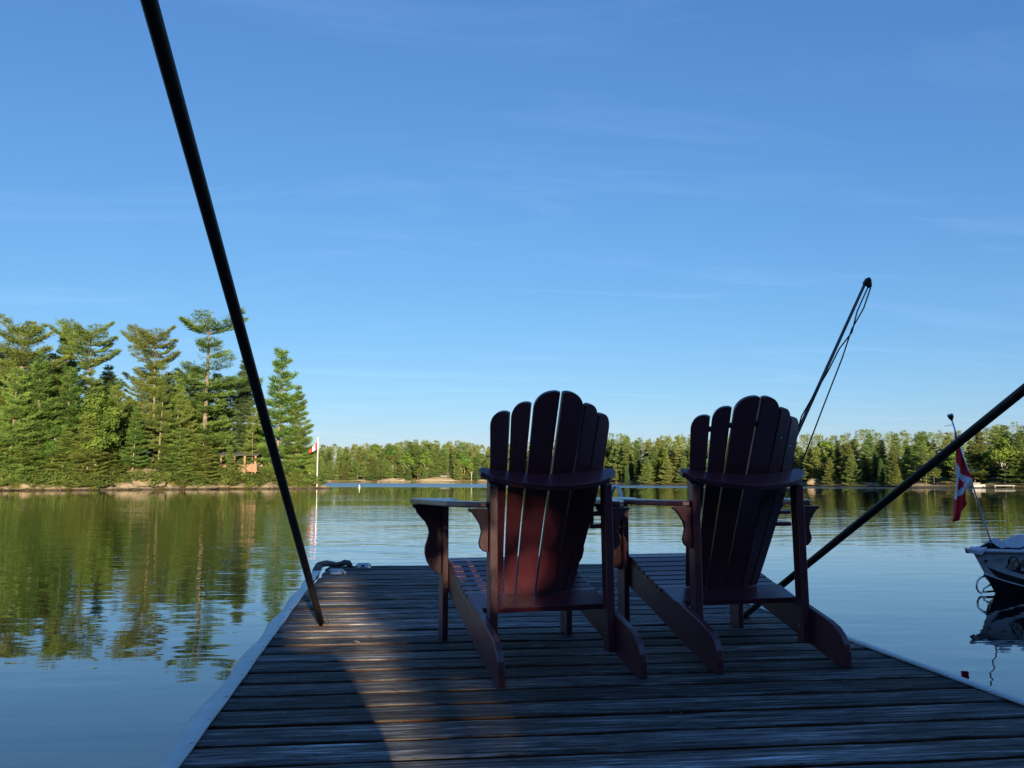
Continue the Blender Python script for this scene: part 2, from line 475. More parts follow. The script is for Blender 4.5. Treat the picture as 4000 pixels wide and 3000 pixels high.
    b.inputs['Base Color'].default_value = (0.001, 0.004, 0.011, 1)
    r = N(nt, 'ShaderNodeMapRange'); L(br, r.inputs['Value']); r.inputs['To Min'].default_value = 0.012; r.inputs['To Max'].default_value = 0.24
    L(r.outputs[0], b.inputs['Roughness'])
    b.inputs['Specular IOR Level'].default_value = 0.5
    L(bp.outputs[0], b.inputs['Normal'])
    L(b.outputs[0], out.inputs[0])
    return m
M['water'] = water_mat()

def ground_mat(name, rock, rock2, soil, green, gscale=0.35):
    m, nt, out = newmat(name)
    L = nt.links.new
    t = N(nt, 'ShaderNodeTexCoord')
    n1 = N(nt, 'ShaderNodeTexNoise', Scale=gscale, Detail=6.0, Roughness=0.7); L(t.outputs['Object'], n1.inputs['Vector'])
    n2 = N(nt, 'ShaderNodeTexNoise', Scale=gscale * 7, Detail=5.0, Roughness=0.7); L(t.outputs['Object'], n2.inputs['Vector'])
    rk = ramp(nt, n2.outputs['Fac'], [(0.3, rock2), (0.65, rock)])
    sg = ramp(nt, n2.outputs['Fac'], [(0.35, soil), (0.6, green)])
    fac = N(nt, 'ShaderNodeMapRange'); L(n1.outputs['Fac'], fac.inputs['Value']); fac.inputs['From Min'].default_value = 0.52; fac.inputs['From Max'].default_value = 0.58
    mx = N(nt, 'ShaderNodeMix', _data_type='RGBA'); L(fac.outputs[0], mx.inputs['Factor']); L(sg, mx.inputs['A']); L(rk, mx.inputs['B'])
    # dark wet line just above the lake level
    gp = N(nt, 'ShaderNodeNewGeometry'); sp = N(nt, 'ShaderNodeSeparateXYZ'); L(gp.outputs['Position'], sp.inputs[0])
    wz = N(nt, 'ShaderNodeMapRange'); L(sp.outputs['Z'], wz.inputs['Value'])
    wz.inputs['From Min'].default_value = WATER_Z + 0.12; wz.inputs['From Max'].default_value = WATER_Z + 0.28
    wz.inputs['To Min'].default_value = 0.22; wz.inputs['To Max'].default_value = 1.0
    hs = N(nt, 'ShaderNodeHueSaturation'); L(mx.outputs['Result'], hs.inputs['Color']); L(wz.outputs[0], hs.inputs['Value'])
    b = N(nt, 'ShaderNodeBsdfPrincipled', Roughness=0.9); L(hs.outputs[0], b.inputs['Base Color'])
    b.inputs['Specular IOR Level'].default_value = 0.2
    bp = N(nt, 'ShaderNodeBump', Strength=0.7, Distance=0.3); L(n2.outputs['Fac'], bp.inputs['Height']); L(bp.outputs[0], b.inputs['Normal'])
    L(b.outputs[0], out.inputs[0])
    return m
M['shore'] = ground_mat('rocky_shore', (0.30, 0.24, 0.19), (0.15, 0.12, 0.10), (0.15, 0.085, 0.04), (0.085, 0.105, 0.03))
M['farshore'] = ground_mat('far_rocky_shore', (0.30, 0.235, 0.185), (0.16, 0.13, 0.10), (0.16, 0.095, 0.045), (0.10, 0.12, 0.035), 0.12)
M['rock'] = ground_mat('granite_rock', (0.30, 0.235, 0.175), (0.13, 0.105, 0.085), (0.22, 0.14, 0.085), (0.16, 0.15, 0.11), 0.8)
M['lakebed'] = plain('lakebed', (0.02, 0.02, 0.015), 0.9)

# ------------------------------------------------------------------ water and terrain
mb = MB()
mb.face([(-2500, -60, WATER_Z), (2500, -60, WATER_Z), (2500, 3500, WATER_Z), (-2500, 3500, WATER_Z)])
tag(mb.build('lake_water', M['water'], fix=False), 'calm blue green lake mirroring the sky and the trees', kind='structure')

def interp(tab, x):
    if x <= tab[0][0]: return tab[0][1]
    for (a, b), (c, d) in zip(tab, tab[1:]):
        if x <= c:
            return b + (d - b) * (x - a) / (c - a)
    return tab[-1][1]

ISL = [(-900, 84), (0, 95), (350, 99), (700, 106), (1000, 113), (1150, 115), (1290, 116.5)]
ISL_LEN = [(-900, 75), (900, 60), (1050, 40), (1180, 20), (1260, 7), (1290, 2.0)]
def isl_h(u, t):
    """height over the water t metres behind the island's waterline"""
    hump = interp([(-900, 2.4), (300, 2.0), (480, 2.9), (640, 3.3), (760, 2.6), (880, 3.0), (1010, 2.6), (1120, 1.9), (1220, 1.3), (1290, 0.7)], u)
    L = interp(ISL_LEN, u)
    e = min(1.0, max(0.0, t) / 7.0)
    z = hump * (1 - (1 - e) ** 1.8) + 0.03 * max(0, t - 7)
    if t > L - 6: z *= max(0.0, (L - t) / 6.0)
    p = Vector((u * 0.03, t * 0.45, 0))
    z += 0.55 * noise.noise(p) * min(1, t / 2.0) + 0.25 * noise.noise(p * 2.7 + Vector((9, 3, 1))) * min(1, t)
    return max(z, 0.05)
def isl_pt(u, t):
    p = spot(u, interp(ISL, u) + t)
    p.z = WATER_Z + isl_h(u, t)
    return p
def strip_terrain(name, us, ts, fpt, mat, label):
    mb = MB()
    nu, ntt = len(us), len(ts)
    for u in us:
        for t in ts:
            mb.v.append(tuple(fpt(u, t)))
    for i in range(nu - 1):
        for j in range(ntt - 1):
            mb.f.append((i * ntt + j, (i + 1) * ntt + j, (i + 1) * ntt + j + 1, i * ntt + j + 1)); mb.m.append(0)
    return tag(mb.build(name, mat, smooth=False), label, kind='structure')

def isl_fpt(u, t):
    L = interp(ISL_LEN, u)
    tt = t / 60.0 * L if L < 60 else t
    wob = 0.9 * noise.noise(Vector((u * 0.02, 0, 4)))
    if t < 0:
        p = spot(u, interp(ISL, u) - 0.5 + wob); p.z = WATER_Z - 0.6; return p
    p = spot(u, interp(ISL, u) + tt + (wob if t < 2 else 0))
    p.z = WATER_Z + isl_h(u, tt) + 0.12
    return p
us = [-900 + 15 * i for i in range(0, 147)] 
ts = [-1, 0, 0.4, 0.8, 1.3, 1.9, 2.6, 3.5, 4.5, 5.7, 7, 9, 12, 17, 25, 40, 60]
strip_terrain('island_ground', us, ts, isl_fpt, M['shore'], 'rocky wooded point rising from the lake at left')

FAR = [(600, 490), (1250, 455), (1900, 430), (2080, 400), (2180, 320), (2300, 240), (2500, 216), (2700, 205), (3140, 160), (3500, 140), (4000, 124), (4700, 110), (5600, 98)]
def far_h(u, t):
    s = interp([(600, 0.10), (1900, 0.10), (2300, 0.10), (3000, 0.08), (4000, 0.10), (5600, 0.1)], u)
    e = min(1.0, t / 3.0)
    base = interp([(600, 1.1), (1900, 1.0), (2300, 0.7), (3150, 0.6), (4000, 0.45), (5600, 0.5)], u)
    z = base * (1 - (1 - e) ** 2) + s * max(0, t - 3) * (1 if t < 60 else 60 / t)
    z += 0.5 * noise.noise(Vector((u * 0.02, t * 0.2, 2))) * e
    return max(z, 0.05)
def far_pt(u, t):
    p = spot(u, interp(FAR, u) + t); p.z = WATER_Z + far_h(u, t); return p
def far_fpt(u, t):
    if t < 0:
        p = spot(u, interp(FAR, u) - 0.6); p.z = WATER_Z - 0.6; return p
    p = far_pt(u, t); p.z += 0.1; return p
strip_terrain('far_shore_ground', [600 + 20 * i for i in range(251)], [-1, 0, 0.8, 1.6, 2.6, 4, 6, 9, 14, 22, 35, 60, 110, 220], far_fpt, M['farshore'], 'low rocky far shore below the forest')

# ------------------------------------------------------------------ dock
dock = tag(empty('wooden_dock', (0.7, 3.0, 0)), 'weathered grey board dock reaching out into the lake with pale edge strips', 'dock')
def dock_child(mb, name, mat, **k):
    mb.v = [(x - 0.7, y - 3.0, z) for x, y, z in mb.v]
    return mb.build(name, mat, dock, **k)
PL_MESH = []
for k in range(7):
    r = random.Random(100 + k)
    mb = MB(); n = 16; W = 2.60
    edges = []
    for i in range(n + 1):
        x = -W / 2 + W * i / n
        w0 = 0.0845 + r.uniform(-0.003, 0.003); w1 = 0.0845 + r.uniform(-0.003, 0.003)
        zz = r.uniform(-0.0012, 0.0012)
        edges.append([(x, -w0, -0.036), (x, -w0, -0.002 + zz), (x, -w0 + 0.003, zz), (x, 0, 0.0015 + zz), (x, w1 - 0.006, zz), (x, w1, -0.004 + zz), (x, w1, -0.036)])
    for e in edges: mb.v.extend(e)
    K = 7
    for i in range(n):
        for j in range(K):
            q = (j + 1) % K
            mb.f.append((i * K + j, (i + 1) * K + j, (i + 1) * K + q, i * K + q)); mb.m.append(0)
    mb.f.append(tuple(range(K - 1, -1, -1))); mb.m.append(0)
    mb.f.append(tuple(n * K + j for j in range(K))); mb.m.append(0)
    PL_MESH.append(mb.mesh('plank', M['deck']))
y = -1.55; k = 0
PITCHES = []
while y < 7.36:
    p = 0.178 + random.Random(k).uniform(-0.007, 0.007)
    yc = y + p / 2
    me = PL_MESH[random.Random(k + 50).randrange(7)]
    o = link('plank', me, dock)
    rz = 0.0 if yc < 2.6 else -0.045 * (yc - 2.6) / 4.8
    o.location = (random.Random(k).uniform(-0.012, 0.012), yc - 3.0 - 0.0, random.Random(k + 9).uniform(-0.002, 0.002))
    o.rotation_euler = (random.Random(k + 3).uniform(-0.008, 0.008), 0, rz + random.Random(k + 4).uniform(-0.0025, 0.0025) + (math.pi if k % 3 == 1 else 0))
    o.scale = (1.0, (p - 0.025 - random.Random(k + 8).uniform(0, 0.011)) / 0.169, 1)
    y += p; k += 1
# joists and rim boards below the planks
mb = MB()
for x in (-0.2, 0.7, 1.6):
    mb.box((x - 0.02, -1.5, -0.20), (x + 0.02, 7.28, -0.041))
dock_child(mb, 'joist', M['underframe'])
for i in range(4):
    mb = MB(); mb.box((-0.53, -1.5 + i * 2.18, -0.56), (1.93, -1.5 + i * 2.18 + 2.15, -0.205)); dock_child(mb, 'float', M['blackp'], bevel=0.02)  # floats added unseen under the planks so the gaps look black
for x0, x1 in ((-0.575, -0.545), (1.945, 1.975)):
    mb = MB(); mb.prism([(x0, -1.55, -0.24), (x1, -1.55, -0.24), (x1 + (0.0 if x0 > 0 else -0.03), 7.25, -0.24), (x0 + (0.0 if x0 > 0 else -0.03), 7.25, -0.24)], (0, 0, 0.20)); dock_child(mb, 'rim_board', M['underframe'])
mb = MB(); mb.prism([(-0.60, 7.44, -0.24), (1.98, 7.33, -0.24), (1.98, 7.36, -0.24), (-0.60, 7.47, -0.24)], (0, 0, 0.235)); dock_child(mb, 'end_board', M['deck'])
# soft pale edge strips: flat flange, rounded nose, held by screws
def edge_strip(left):
    mb = MB(); n = 110; prof = []
    r = random.Random(3 if left else 4)
    for i in range(n + 1):
        y = -1.5 + i * (8.72 if left else 8.55) / n
        if left: xi = -0.548 - (y - 2.5) * 0.0182; sg = -1
        else: xi = 1.972 + (y - 2.5) * 0.006; sg = 1
        wv = 0.007 * math.sin(y * 7.1) + 0.006 * noise.noise(Vector((y * 2.3, 1 if left else 8, 0)))
        if not left: wv *= 0.35
        w = (0.072 if left else 0.052) + wv
        iw = 0.004 * noise.noise(Vector((y * 3.1, 5 if left else 2, 7)))
        lift = 0.002 + 0.003 * abs(noise.noise(Vector((y * 2.0, 3, 3))))
        pts = [(xi + iw, 0.003), (xi + iw, 0.007 + lift), (xi + sg * w * 0.35, 0.009 + lift), (xi + sg * w * 0.72, 0.011), (xi + sg * w * 0.93, 0.002), (xi + sg * w, -0.018), (xi + sg * w * 0.95, -0.045), (xi + sg * w * 0.55, -0.062), (xi + sg * 0.03, -0.05), (xi + sg * 0.03, -0.002)]
        prof.append([(a, y, z) for a, z in pts])
    K = len(prof[0])
    for p in prof: mb.v.extend(p)
    for i in range(n):
        for j in range(K):
            q = (j + 1) % K
            mb.f.append((i * K + j, (i + 1) * K + j, (i + 1) * K + q, i * K + q)); mb.m.append(0)
    mb.f.append(tuple(range(K))); mb.m.append(0)
    mb.f.append(tuple(n * K + j for j in range(K))); mb.m.append(0)
    o = dock_child(mb, 'edge_strip', M['vinyl'], smooth=True)
    sm = MB(); sm.lathe([(0.0085, 0.0), (0.0085, 0.0018), (0.006, 0.004), (0.001, 0.0048)], 8)
    sme = sm.mesh('screw', M['steel'])
    for i in range(24):
        y = 0.6 + i * 0.275 + r.uniform(-0.03, 0.03)
        if y > 7.1: break
        xi = (-0.548 - (y - 2.5) * 0.0182 - 0.012) if left else (1.972 + (y - 2.5) * 0.006 + 0.010)
        s = link('screw', sme, o); s.location = (xi - 0.7, y - 3.0, 0.009)
    return o
edge_strip(True); edge_strip(False)
# iron anchor plates at the pole feet are built with the poles

# ------------------------------------------------------------------ poles
def pole(base, top, ext, r, label):
    b, t = Vector(base), Vector(top)
    d = (t - b)
    root = tag(empty('mooring_pole', b), label, 'pole', 'dark leaning dock poles')
    mb = MB()
    pts = [d * (i / 12 * ext) for i in range(13)]
    mb.tube([p + Vector((0, 0, 0.006)) for p in pts], r, 14); mb.build('tube', M['pole'], root, smooth=True)
    mb = MB(); mb.box((-0.024, -0.020, 0.0), (0.036, 0.030, 0.005)); mb.box((0.026, 0.004, 0.005), (0.033, 0.026, 0.022)); mb.build('foot_plate', M['pole'], root, bevel=0.001)
    return root
pole((-0.396, 4.524, 0.003), (-0.495, 1.644, 1.629), 1.28, 0.0163, 'long dark steel pole rising from the left side of the dock out of the picture')
pole((1.77, 4.466, 0.003), (2.027, 2.626, 1.008), 2.3, 0.0163, 'dark steel pole slanting up from behind the second chair across the small boat flag')

# mooring whip at the right edge, with its lines
wb = Vector((2.0, 5.35, 0)); wt = Vector((3.015, 5.3, 2.027))
root = tag(empty('mooring_whip', wb), 'thin grey whip rod with black tip and twisted cords rising behind second chair', 'mooring whip')
d = wt - wb
def along(s, dx=0.0, dy=0.0): return d * s + Vector((0.894 * dx, dy, -0.448 * dx))
mb = MB(); mb.tube([along(i / 10) for i in range(11)], [0.013 - 0.0035 * i / 10 for i in range(11)], 10); mb.build('rod', M['rod'], root, smooth=True)
tipc = d * 1.0
mb = MB()
dn = d.normalized(); sx = Vector((0.894, 0, -0.448))
cap = [(-0.014, -0.030), (0.043, -0.038), (0.046, -0.026), (0.030, 0.003), (0.018, 0.018), (0.003, 0.022), (-0.008, 0.010)]
mb.prism([tipc + sx * a + dn * b - Vector((0, 0.016, 0)) for a, b in cap], (0, 0.032, 0)); mb.build('tip_cap', M['blackp'], root, bevel=0.004)
mb = MB(); mb.tube([along(*p) for p in [(0.985, 0.028, 0), (0.90, 0.024, -0.012), (0.84, 0.055, 0.0), (0.78, 0.028, 0.012), (0.70, 0.008, -0.02), (0.62, -0.012, -0.018), (0.55, -0.020, 0.0), (0.48, -0.004, -0.02), (0.45, 0.012, 0), (0.36, 0.035, 0.0), (0.28, 0.055, 0), (0.1, 0.06, 0)]], 0.0045, 6); mb.build('cord', M['rope'], root, smooth=True)
mb = MB(); mb.tube([along(*p) for p in [(0.985, 0.046, 0), (0.92, 0.060, 0), (0.85, 0.048, 0.008), (0.80, 0.052, -0.01), (0.76, 0.066, 0), (0.6, 0.085, 0), (0.45, 0.105, 0), (0.34, 0.118, 0), (0.325, 0.108, 0), (0.2, 0.10, 0)]], 0.0045, 6); mb.build('cord', M['rope'], root, smooth=True)

# ------------------------------------------------------------------ adirondack chairs
S25, C25 = math.sin(math.radians(25.2)), math.cos(math.radians(25.2))
def backpt(x, s, n=0.0):
    """point on the curved chair back: x across, s up the slope, n behind the face"""
    fwd = 0.05 * (x / 0.235) ** 2 * (1 + 0.9 * max(0.0, s - 0.54) / 0.3)
    return Vector((x, -0.41 - s * S25 + (fwd - n) * C25, 0.25 + s * C25 + (fwd - n) * S25))

def edge_x(tab, s):
    (b, m, t) = tab
    if s < 0.54: 
        k = s / 0.54; return b + (m - b) * (k * 1.25 - 0.25 * k * k)
    return m + (t - m) * min(1.2, (s - 0.54) / 0.24)
E0 = (0.004, 0.0045, 0.005); E1 = (0.078, 0.0935, 0.0985); E1b = (0.083, 0.1005, 0.1065)
E2 = (0.126, 0.164, 0.174); E2b = (0.131, 0.170, 0.181); E3 = (0.167, 0.232, 0.246)

def chair(loc, ang, label, group):
    root = tag(empty('adirondack_chair', loc, math.radians(ang)), label, 'chair', group)
    P = M['paint']
    prof = [(0.10, 0.335), (0.05, 0.342), (-0.03, 0.330), (-0.10, 0.308), (-0.174, 0.284), (-0.316, 0.244), (-0.39, 0.228), (-0.523, 0.192), (-0.530, 0.214), (-0.545, 0.222), (-0.62, 0.203), (-0.71, 0.182), (-0.80, 0.161), (-0.85, 0.143), (-0.885, 0.118), (-0.908, 0.085), (-0.914, 0.055), (-0.914, 0.0), (-0.838, 0.0), (-0.44, 0.102), (-0.04, 0.203), (0.10, 0.238)]
    for sgn in (-1, 1):
        mb = MB(); x0 = sgn * 0.280
        mb.prism([(x0, a, b) for a, b in prof], (-sgn * 0.026, 0, 0)); mb.build('side_rail', P, root, bevel=0.003)
        mb = MB(); mb.box((min(sgn * 0.2805, sgn * 0.3065), 0.0, 0.0), (max(sgn * 0.2805, sgn * 0.3065), 0.10, 0.609)); mb.build('front_leg', P, root, bevel=0.003)
        mb = MB()
        xo, xi = sgn * 0.2535, sgn * 0.221
        mb.prism([(xo, -0.615, 0.712), (xi, -0.615, 0.715), (xi, -0.672, 0.689), (xo, -0.672, 0.686)], (0, 0, 0.0001))
        mb = MB()
        mb.v = [(sgn * 0.2535, -0.625, 0.05), (sgn * 0.221, -0.625, 0.05), (sgn * 0.221, -0.680, 0.05), (sgn * 0.2535, -0.680, 0.05),
                (sgn * 0.2505, -0.610, 0.722), (sgn * 0.218, -0.610, 0.722), (sgn * 0.218, -0.664, 0.698), (sgn * 0.2505, -0.664, 0.698)]
        mb.f = [(0, 1, 2, 3), (7, 6, 5, 4), (0, 4, 5, 1), (1, 5, 6, 2), (2, 6, 7, 3), (3, 7, 4, 0)]; mb.m = [0] * 6
        mb.build('back_post', P, root, bevel=0.003)
        arm = [(-0.250, -0.600), (-0.258, -0.655), (-0.290, -0.650), (-0.330, -0.585), (-0.380, -0.47), (-0.412, -0.30), (-0.432, -0.12), (-0.445, 0.02), (-0.446, 0.085), (-0.434, 0.115), (-0.405, 0.128), (-0.285, 0.130), (-0.255, 0.120), (-0.242, 0.095), (-0.240, 0.03), (-0.250, -0.025), (-0.274, -0.075), (-0.300, -0.125), (-0.310, -0.19), (-0.312, -0.36), (-0.300, -0.46), (-0.280, -0.54)]
        mb = MB(); mb.prism([(-sgn * a, b, 0.6095) for a, b in arm], (0, 0, 0.0225)); mb.build('armrest', P, root, bevel=0.005)
        fb = [(0.307, 0.606), (0.440, 0.606), (0.440, 0.592), (0.428, 0.589), (0.421, 0.570), (0.403, 0.548), (0.382, 0.527), (0.368, 0.500), (0.364, 0.478), (0.371, 0.448), (0.381, 0.415), (0.382, 0.385), (0.373, 0.350), (0.353, 0.318), (0.330, 0.298), (0.307, 0.288)]
        mb = MB(); mb.prism([(sgn * a, 0.036, b) for a, b in fb], (0, 0.024, 0)); mb.build('arm_bracket', P, root, bevel=0.002)
        rb = [(0.2535, 0.6075), (0.330, 0.6075), (0.330, 0.598), (0.316, 0.592), (0.300, 0.570), (0.286, 0.548), (0.279, 0.520), (0.284, 0.497), (0.289, 0.478), (0.284, 0.458), (0.270, 0.445), (0.2535, 0.440)]
        mb = MB(); mb.prism([(sgn * a, -0.654, b) for a, b in rb], (0, 0.024, 0)); mb.build('arm_bracket', P, root, bevel=0.002)
        mb = MB(); mb.tube([(sgn * 0.2205, -0.652, 0.118), (sgn * 0.2165, -0.652, 0.118)], 0.0055, 10); mb.build('bolt', M['steel'], root)
    # seat slats follow the curve of the side rails
    top = [(0.118, 0.312), (0.100, 0.336), (0.05, 0.343), (-0.03, 0.331), (-0.10, 0.309), (-0.174, 0.285), (-0.316, 0.245), (-0.384, 0.230)]
    seg = []; tot = 0
    for a, b in zip(top, top[1:]):
        l = math.hypot(b[0] - a[0], b[1] - a[1]); seg.append((tot, l, a, b)); tot += l
    def at(s):
        for t0, l, a, b in seg:
            if s <= t0 + l + 1e-9:
                k = (s - t0) / l; return (a[0] + (b[0] - a[0]) * k, a[1] + (b[1] - a[1]) * k)
        return top[-1]
    ns = 10; step = tot / ns
    for i in range(ns):
        (ya, za), (yb, zb) = at(i * step + 0.0035), at((i + 1) * step - 0.0035)
        nx, nz = -(zb - za), (yb - ya); l = math.hypot(nx, nz); nx, nz = nx / l, nz / l
        if nz < 0: nx, nz = -nx, -nz
        th = 0.020
        mb = MB(); mb.prism([(-0.281, ya + nx * .001, za + nz * .001), (-0.281, yb + nx * .001, zb + nz * .001), (-0.281, yb + nx * th, zb + nz * th), (-0.281, ya + nx * th, za + nz * th)], (0.562, 0, 0)); mb.build('seat_slat', P, root, bevel=0.003)
    mb = MB(); mb.prism([(-0.281, -0.392, 0.2285), (-0.281, -0.527, 0.1925), (-0.281, -0.535, 0.2155), (-0.281, -0.398, 0.2525)], (0.562, 0, 0)); mb.build('seat_rail', P, root, bevel=0.003)
    mb = MB(); mb.box((-0.254, 0.076, 0.215), (0.254, 0.098, 0.330)); mb.build('front_rail', P, root, bevel=0.003)
    # six back slats, rounded at the outer top corner, set on a curve
    for sgn in (-1, 1):
        for Ei, Eo, st, drop in ((E0, E1, 0.888, 0.078), (E1b, E2, 0.832, 0.072), (E2b, E3, 0.780, 0.072)):
            mb = MB(); nl, nc = 14, 9
            for side in (0, 1):
                for j in range(nl + 1):
                    for c in range(nc + 1):
                        f = math.sin(c / nc * math.pi / 2)
                        smax = st - drop * (1 - math.sqrt(max(0.0, 1 - f ** 2.4)))
                        if c == 0: smax -= 0.004
                        s = smax * j / nl
                        xi, xo = edge_x(Ei, s), edge_x(Eo, s)
                        pi_, po = backpt(sgn * xi, s), backpt(sgn * xo, s)
                        tng = (po - pi_).normalized(); upv = Vector((0, -S25, C25))
                        nrm = tng.cross(upv).normalized()
                        if nrm.y > 0: nrm = -nrm
                        p = pi_.lerp(po, f) + nrm * (0.010 if side else -0.010)
                        mb.v.append(tuple(p))
            R = nc + 1; off = (nl + 1) * R
            for j in range(nl):
                for c in range(nc):
                    a, b, cc, dd = j * R + c, j * R + c + 1, (j + 1) * R + c + 1, (j + 1) * R + c
                    mb.f.append((a, b, cc, dd)); mb.f.append((off + dd, off + cc, off + b, off + a)); mb.m += [0, 0]
            rim = [c for c in range(R)] + [j * R + nc for j in range(1, nl + 1)] + [nl * R + c for c in range(nc - 1, -1, -1)] + [j * R for j in range(nl - 1, 0, -1)]
            for i in range(len(rim)):
                a, b = rim[i], rim[(i + 1) % len(rim)]
                mb.f.append((a, off + a, off + b, b)); mb.m.append(0)
            mb.build('back_slat', P, root, bevel=0.0025)
    # curved brace behind the slats
    O = Vector((0, -0.41 - 0.54 * S25 + 0.05 * C25, 0.258 + 0.54 * C25 + 0.05 * S25)); R_ = Vector((0, -C25, -S25)); U_ = Vector((0, -S25, C25))
    outl = []
    for i in range(13):
        x = -0.262 + 0.524 * i / 12
        outl.append((x, 0.0125 + 0.05 - 0.05 * min(1.15, (x / 0.235) ** 2)))
    outl += [(0.276, 0.010), (0.282, 0.026), (0.279, 0.045)]
    for i in range(1, 16):
        x = 0.272 - 0.544 * i / 16
        outl.append((x, 0.058 + 0.112 * (1 - (x / 0.272) ** 2) ** 0.8))
    outl += [(-0.279, 0.045), (-0.282, 0.026), (-0.276, 0.010)]
    mb = MB(); mb.prism([O + Vector((x, 0, 0)) + R_ * r for x, r in outl], U_ * -0.024); mb.build('back_brace', P, root, bevel=0.003)
    # two-shelf cup holder hung below the right armrest
    mb = MB()
    mb.box((0.318, -0.22, 0.500), (0.452, -0.10, 0.519)); mb.box((0.318, -0.22, 0.556), (0.452, -0.10, 0.573)); mb.box((0.322, -0.215, 0.5195), (0.340, -0.105, 0.5555)); mb.box((0.322, -0.215, 0.5735), (0.340, -0.105, 0.608))
    mb.build('cup_holder', P, root, bevel=0.004)
    return root

GR = 'dark red slatted chairs facing the lake'
chair((0.486, 4.039, 0.002), 8.0, 'left dark red adirondack chair with dim red sunlight low on its slatted back', GR)
c2 = chair((1.352, 4.138, 0.002), 5.8, 'right dark red adirondack chair in front of the slanting pole and whip rod', GR)
# second chair: a thin curved batten across the front of the upper slats, and two screws
mb = MB()
mb.tube([backpt(x, 0.70 + 0.06 * (1 - (x / 0.2) ** 2), -0.020) for x in [-0.215 + 0.043 * i for i in range(11)]], 0.012, 6)
mb.build('upper_batten', M['paint'], c2, smooth=True)
for x, s in ((0.135, 0.70), (0.20, 0.655)):
    p = backpt(x, s, 0.0135)
    mb = MB(); mb.lathe([(0.004, 0), (0.002, 0.002)], 8); o = mb.build('screw', M['steel'], c2); o.location = p; o.rotation_euler = (math.radians(115), 0, 0)

# ------------------------------------------------------------------ small things on the dock
root = tag(empty('dock_ladder', (1.87, 7.46, 0)), 'pale swim ladder with a rounded handrail at the far end of the dock', 'ladder')
for x in (0.0, -0.47):
    mb = MB(); pts = [(x, -0.10, 0.0), (x, -0.10, 0.46)]
    for i in range(13):
        a = math.pi * i / 12
        pts.append((x, 0.115 - 0.215 * math.cos(a), 0.46 + 0.205 * math.sin(a)))
    pts += [(x, 0.33, 0.2), (x, 0.33, -1.1)]
    mb.tube(pts, 0.0145, 10); mb.build('handrail', M['ladder'], root, smooth=True)
for z in (-0.25, -0.52, -0.79):
    mb = MB(); mb.box((-0.456, 0.29, z), (-0.014, 0.37, z + 0.025)); mb.build('step', M['ladder'], root, bevel=0.004)

# corner bumper folded over the far left corner
mb = MB()
pts = [(-0.672, 7.02, -0.05), (-0.668, 7.14, 0.020), (-0.655, 7.24, 0.052), (-0.615, 7.33, 0.055), (-0.575, 7.40, 0.038), (-0.54, 7.43, 0.030), (-0.50, 7.44, 0.036), (-0.47, 7.44, 0.046), (-0.445, 7.44, 0.044), (-0.430, 7.44, 0.020), (-0.425, 7.44, -0.01)]
mb.tube(pts, [0.03, 0.032, 0.033, 0.034, 0.027, 0.025, 0.029, 0.033, 0.031, 0.026, 0.016], 12)
mb.v = [(x + 0.5, y - 7.3, max(z * 0.75, -0.06) + 0.006 * noise.noise(Vector((x * 40, y * 40, z * 40)))) for x, y, z in mb.v]
o = tag(mb.build('corner_bumper', M['bumper'], smooth=True), 'lumpy grey brown bumper wrapped over the far left dock corner', 'bumper'); o.location = (-0.5, 7.3, 0)

root = tag(empty('dock_cleat', (-0.50, 6.88, 0.002)), 'white mooring cleat lying by the pale strip at the far left corner', 'cleat'); root.scale = (0.55, 0.8, 0.7)
mb = MB(); mb.prism([(-0.075, -0.055, 0), (0.085, -0.055, 0), (0.075, 0.05, 0), (-0.06, 0.05, 0)], (0, 0, 0.022)); mb.build('base_plate', M['whitep'], root, bevel=0.008)
mb = MB(); mb.tube([(-0.03, 0.0, 0.02), (-0.03, 0.0, 0.036)], 0.014, 8); mb.tube([(0.035, 0.0, 0.02), (0.035, 0.0, 0.036)], 0.014, 8); mb.build('stem', M['whitep'], root, smooth=True)
mb = MB(); mb.tube([(-0.095, 0.004, 0.040), (-0.06, 0, 0.044), (0.06, 0, 0.044), (0.105, -0.004, 0.040)], [0.009, 0.014, 0.014, 0.009], 8); mb.build('horn', M['whitep'], root, smooth=True)
mb = MB(); mb.tube([(0.085, 0.05, 0.02), (0.13, -0.045, 0.02)], 0.017, 8); mb.build('end_roller', M['whitep'], root, smooth=True)

root = tag(empty('dock_light', (-0.315, 7.37, 0.001)), 'round low solar dock light on the far edge boards', 'light')
mb = MB(); mb.lathe([(0.062, 0), (0.060, 0.012), (0.047, 0.034), (0.045, 0.036)], 20); mb.build('body', M['steel'], root, smooth=False)
mb = MB(); mb.lathe([(0.045, 0.0362), (0.044, 0.040), (0.01, 0.041)], 20); mb.build('solar_lens', M['glass'], root)
for a in range(4):
    mb = MB(); an = a * math.pi / 2 + math.pi / 2 * 0 - math.pi / 2
    mb.box((-0.011, -0.0595, 0.012), (0.011, -0.050, 0.027)); o = mb.build('lens', M['blackp'], root); o.rotation_euler = (0, 0, a * math.pi / 2)
# fallen twigs on the boards
for i, (x, y, a, l) in enumerate([(-0.16, 2.93, 0.95, 0.075), (-0.20, 4.02, 2.2, 0.06), (-0.37, 3.30, 1.4, 0.05), (1.55, 3.55, 0.3, 0.06), (0.55, 2.35, 2.7, 0.08)]):
    mb = MB(); mb.tube([(-l / 2, 0, 0), (0, 0.004, 0.002), (l / 2, -0.002, 0.001)], 0.0019, 5)
    o = tag(mb.build('twig', M['deadwood'], smooth=True), 'thin dry twig lying on the dock boards', 'twig', 'dry twigs scattered on the dock'); o.location = (x, y, 0.006); o.rotation_euler = (0, 0, a)

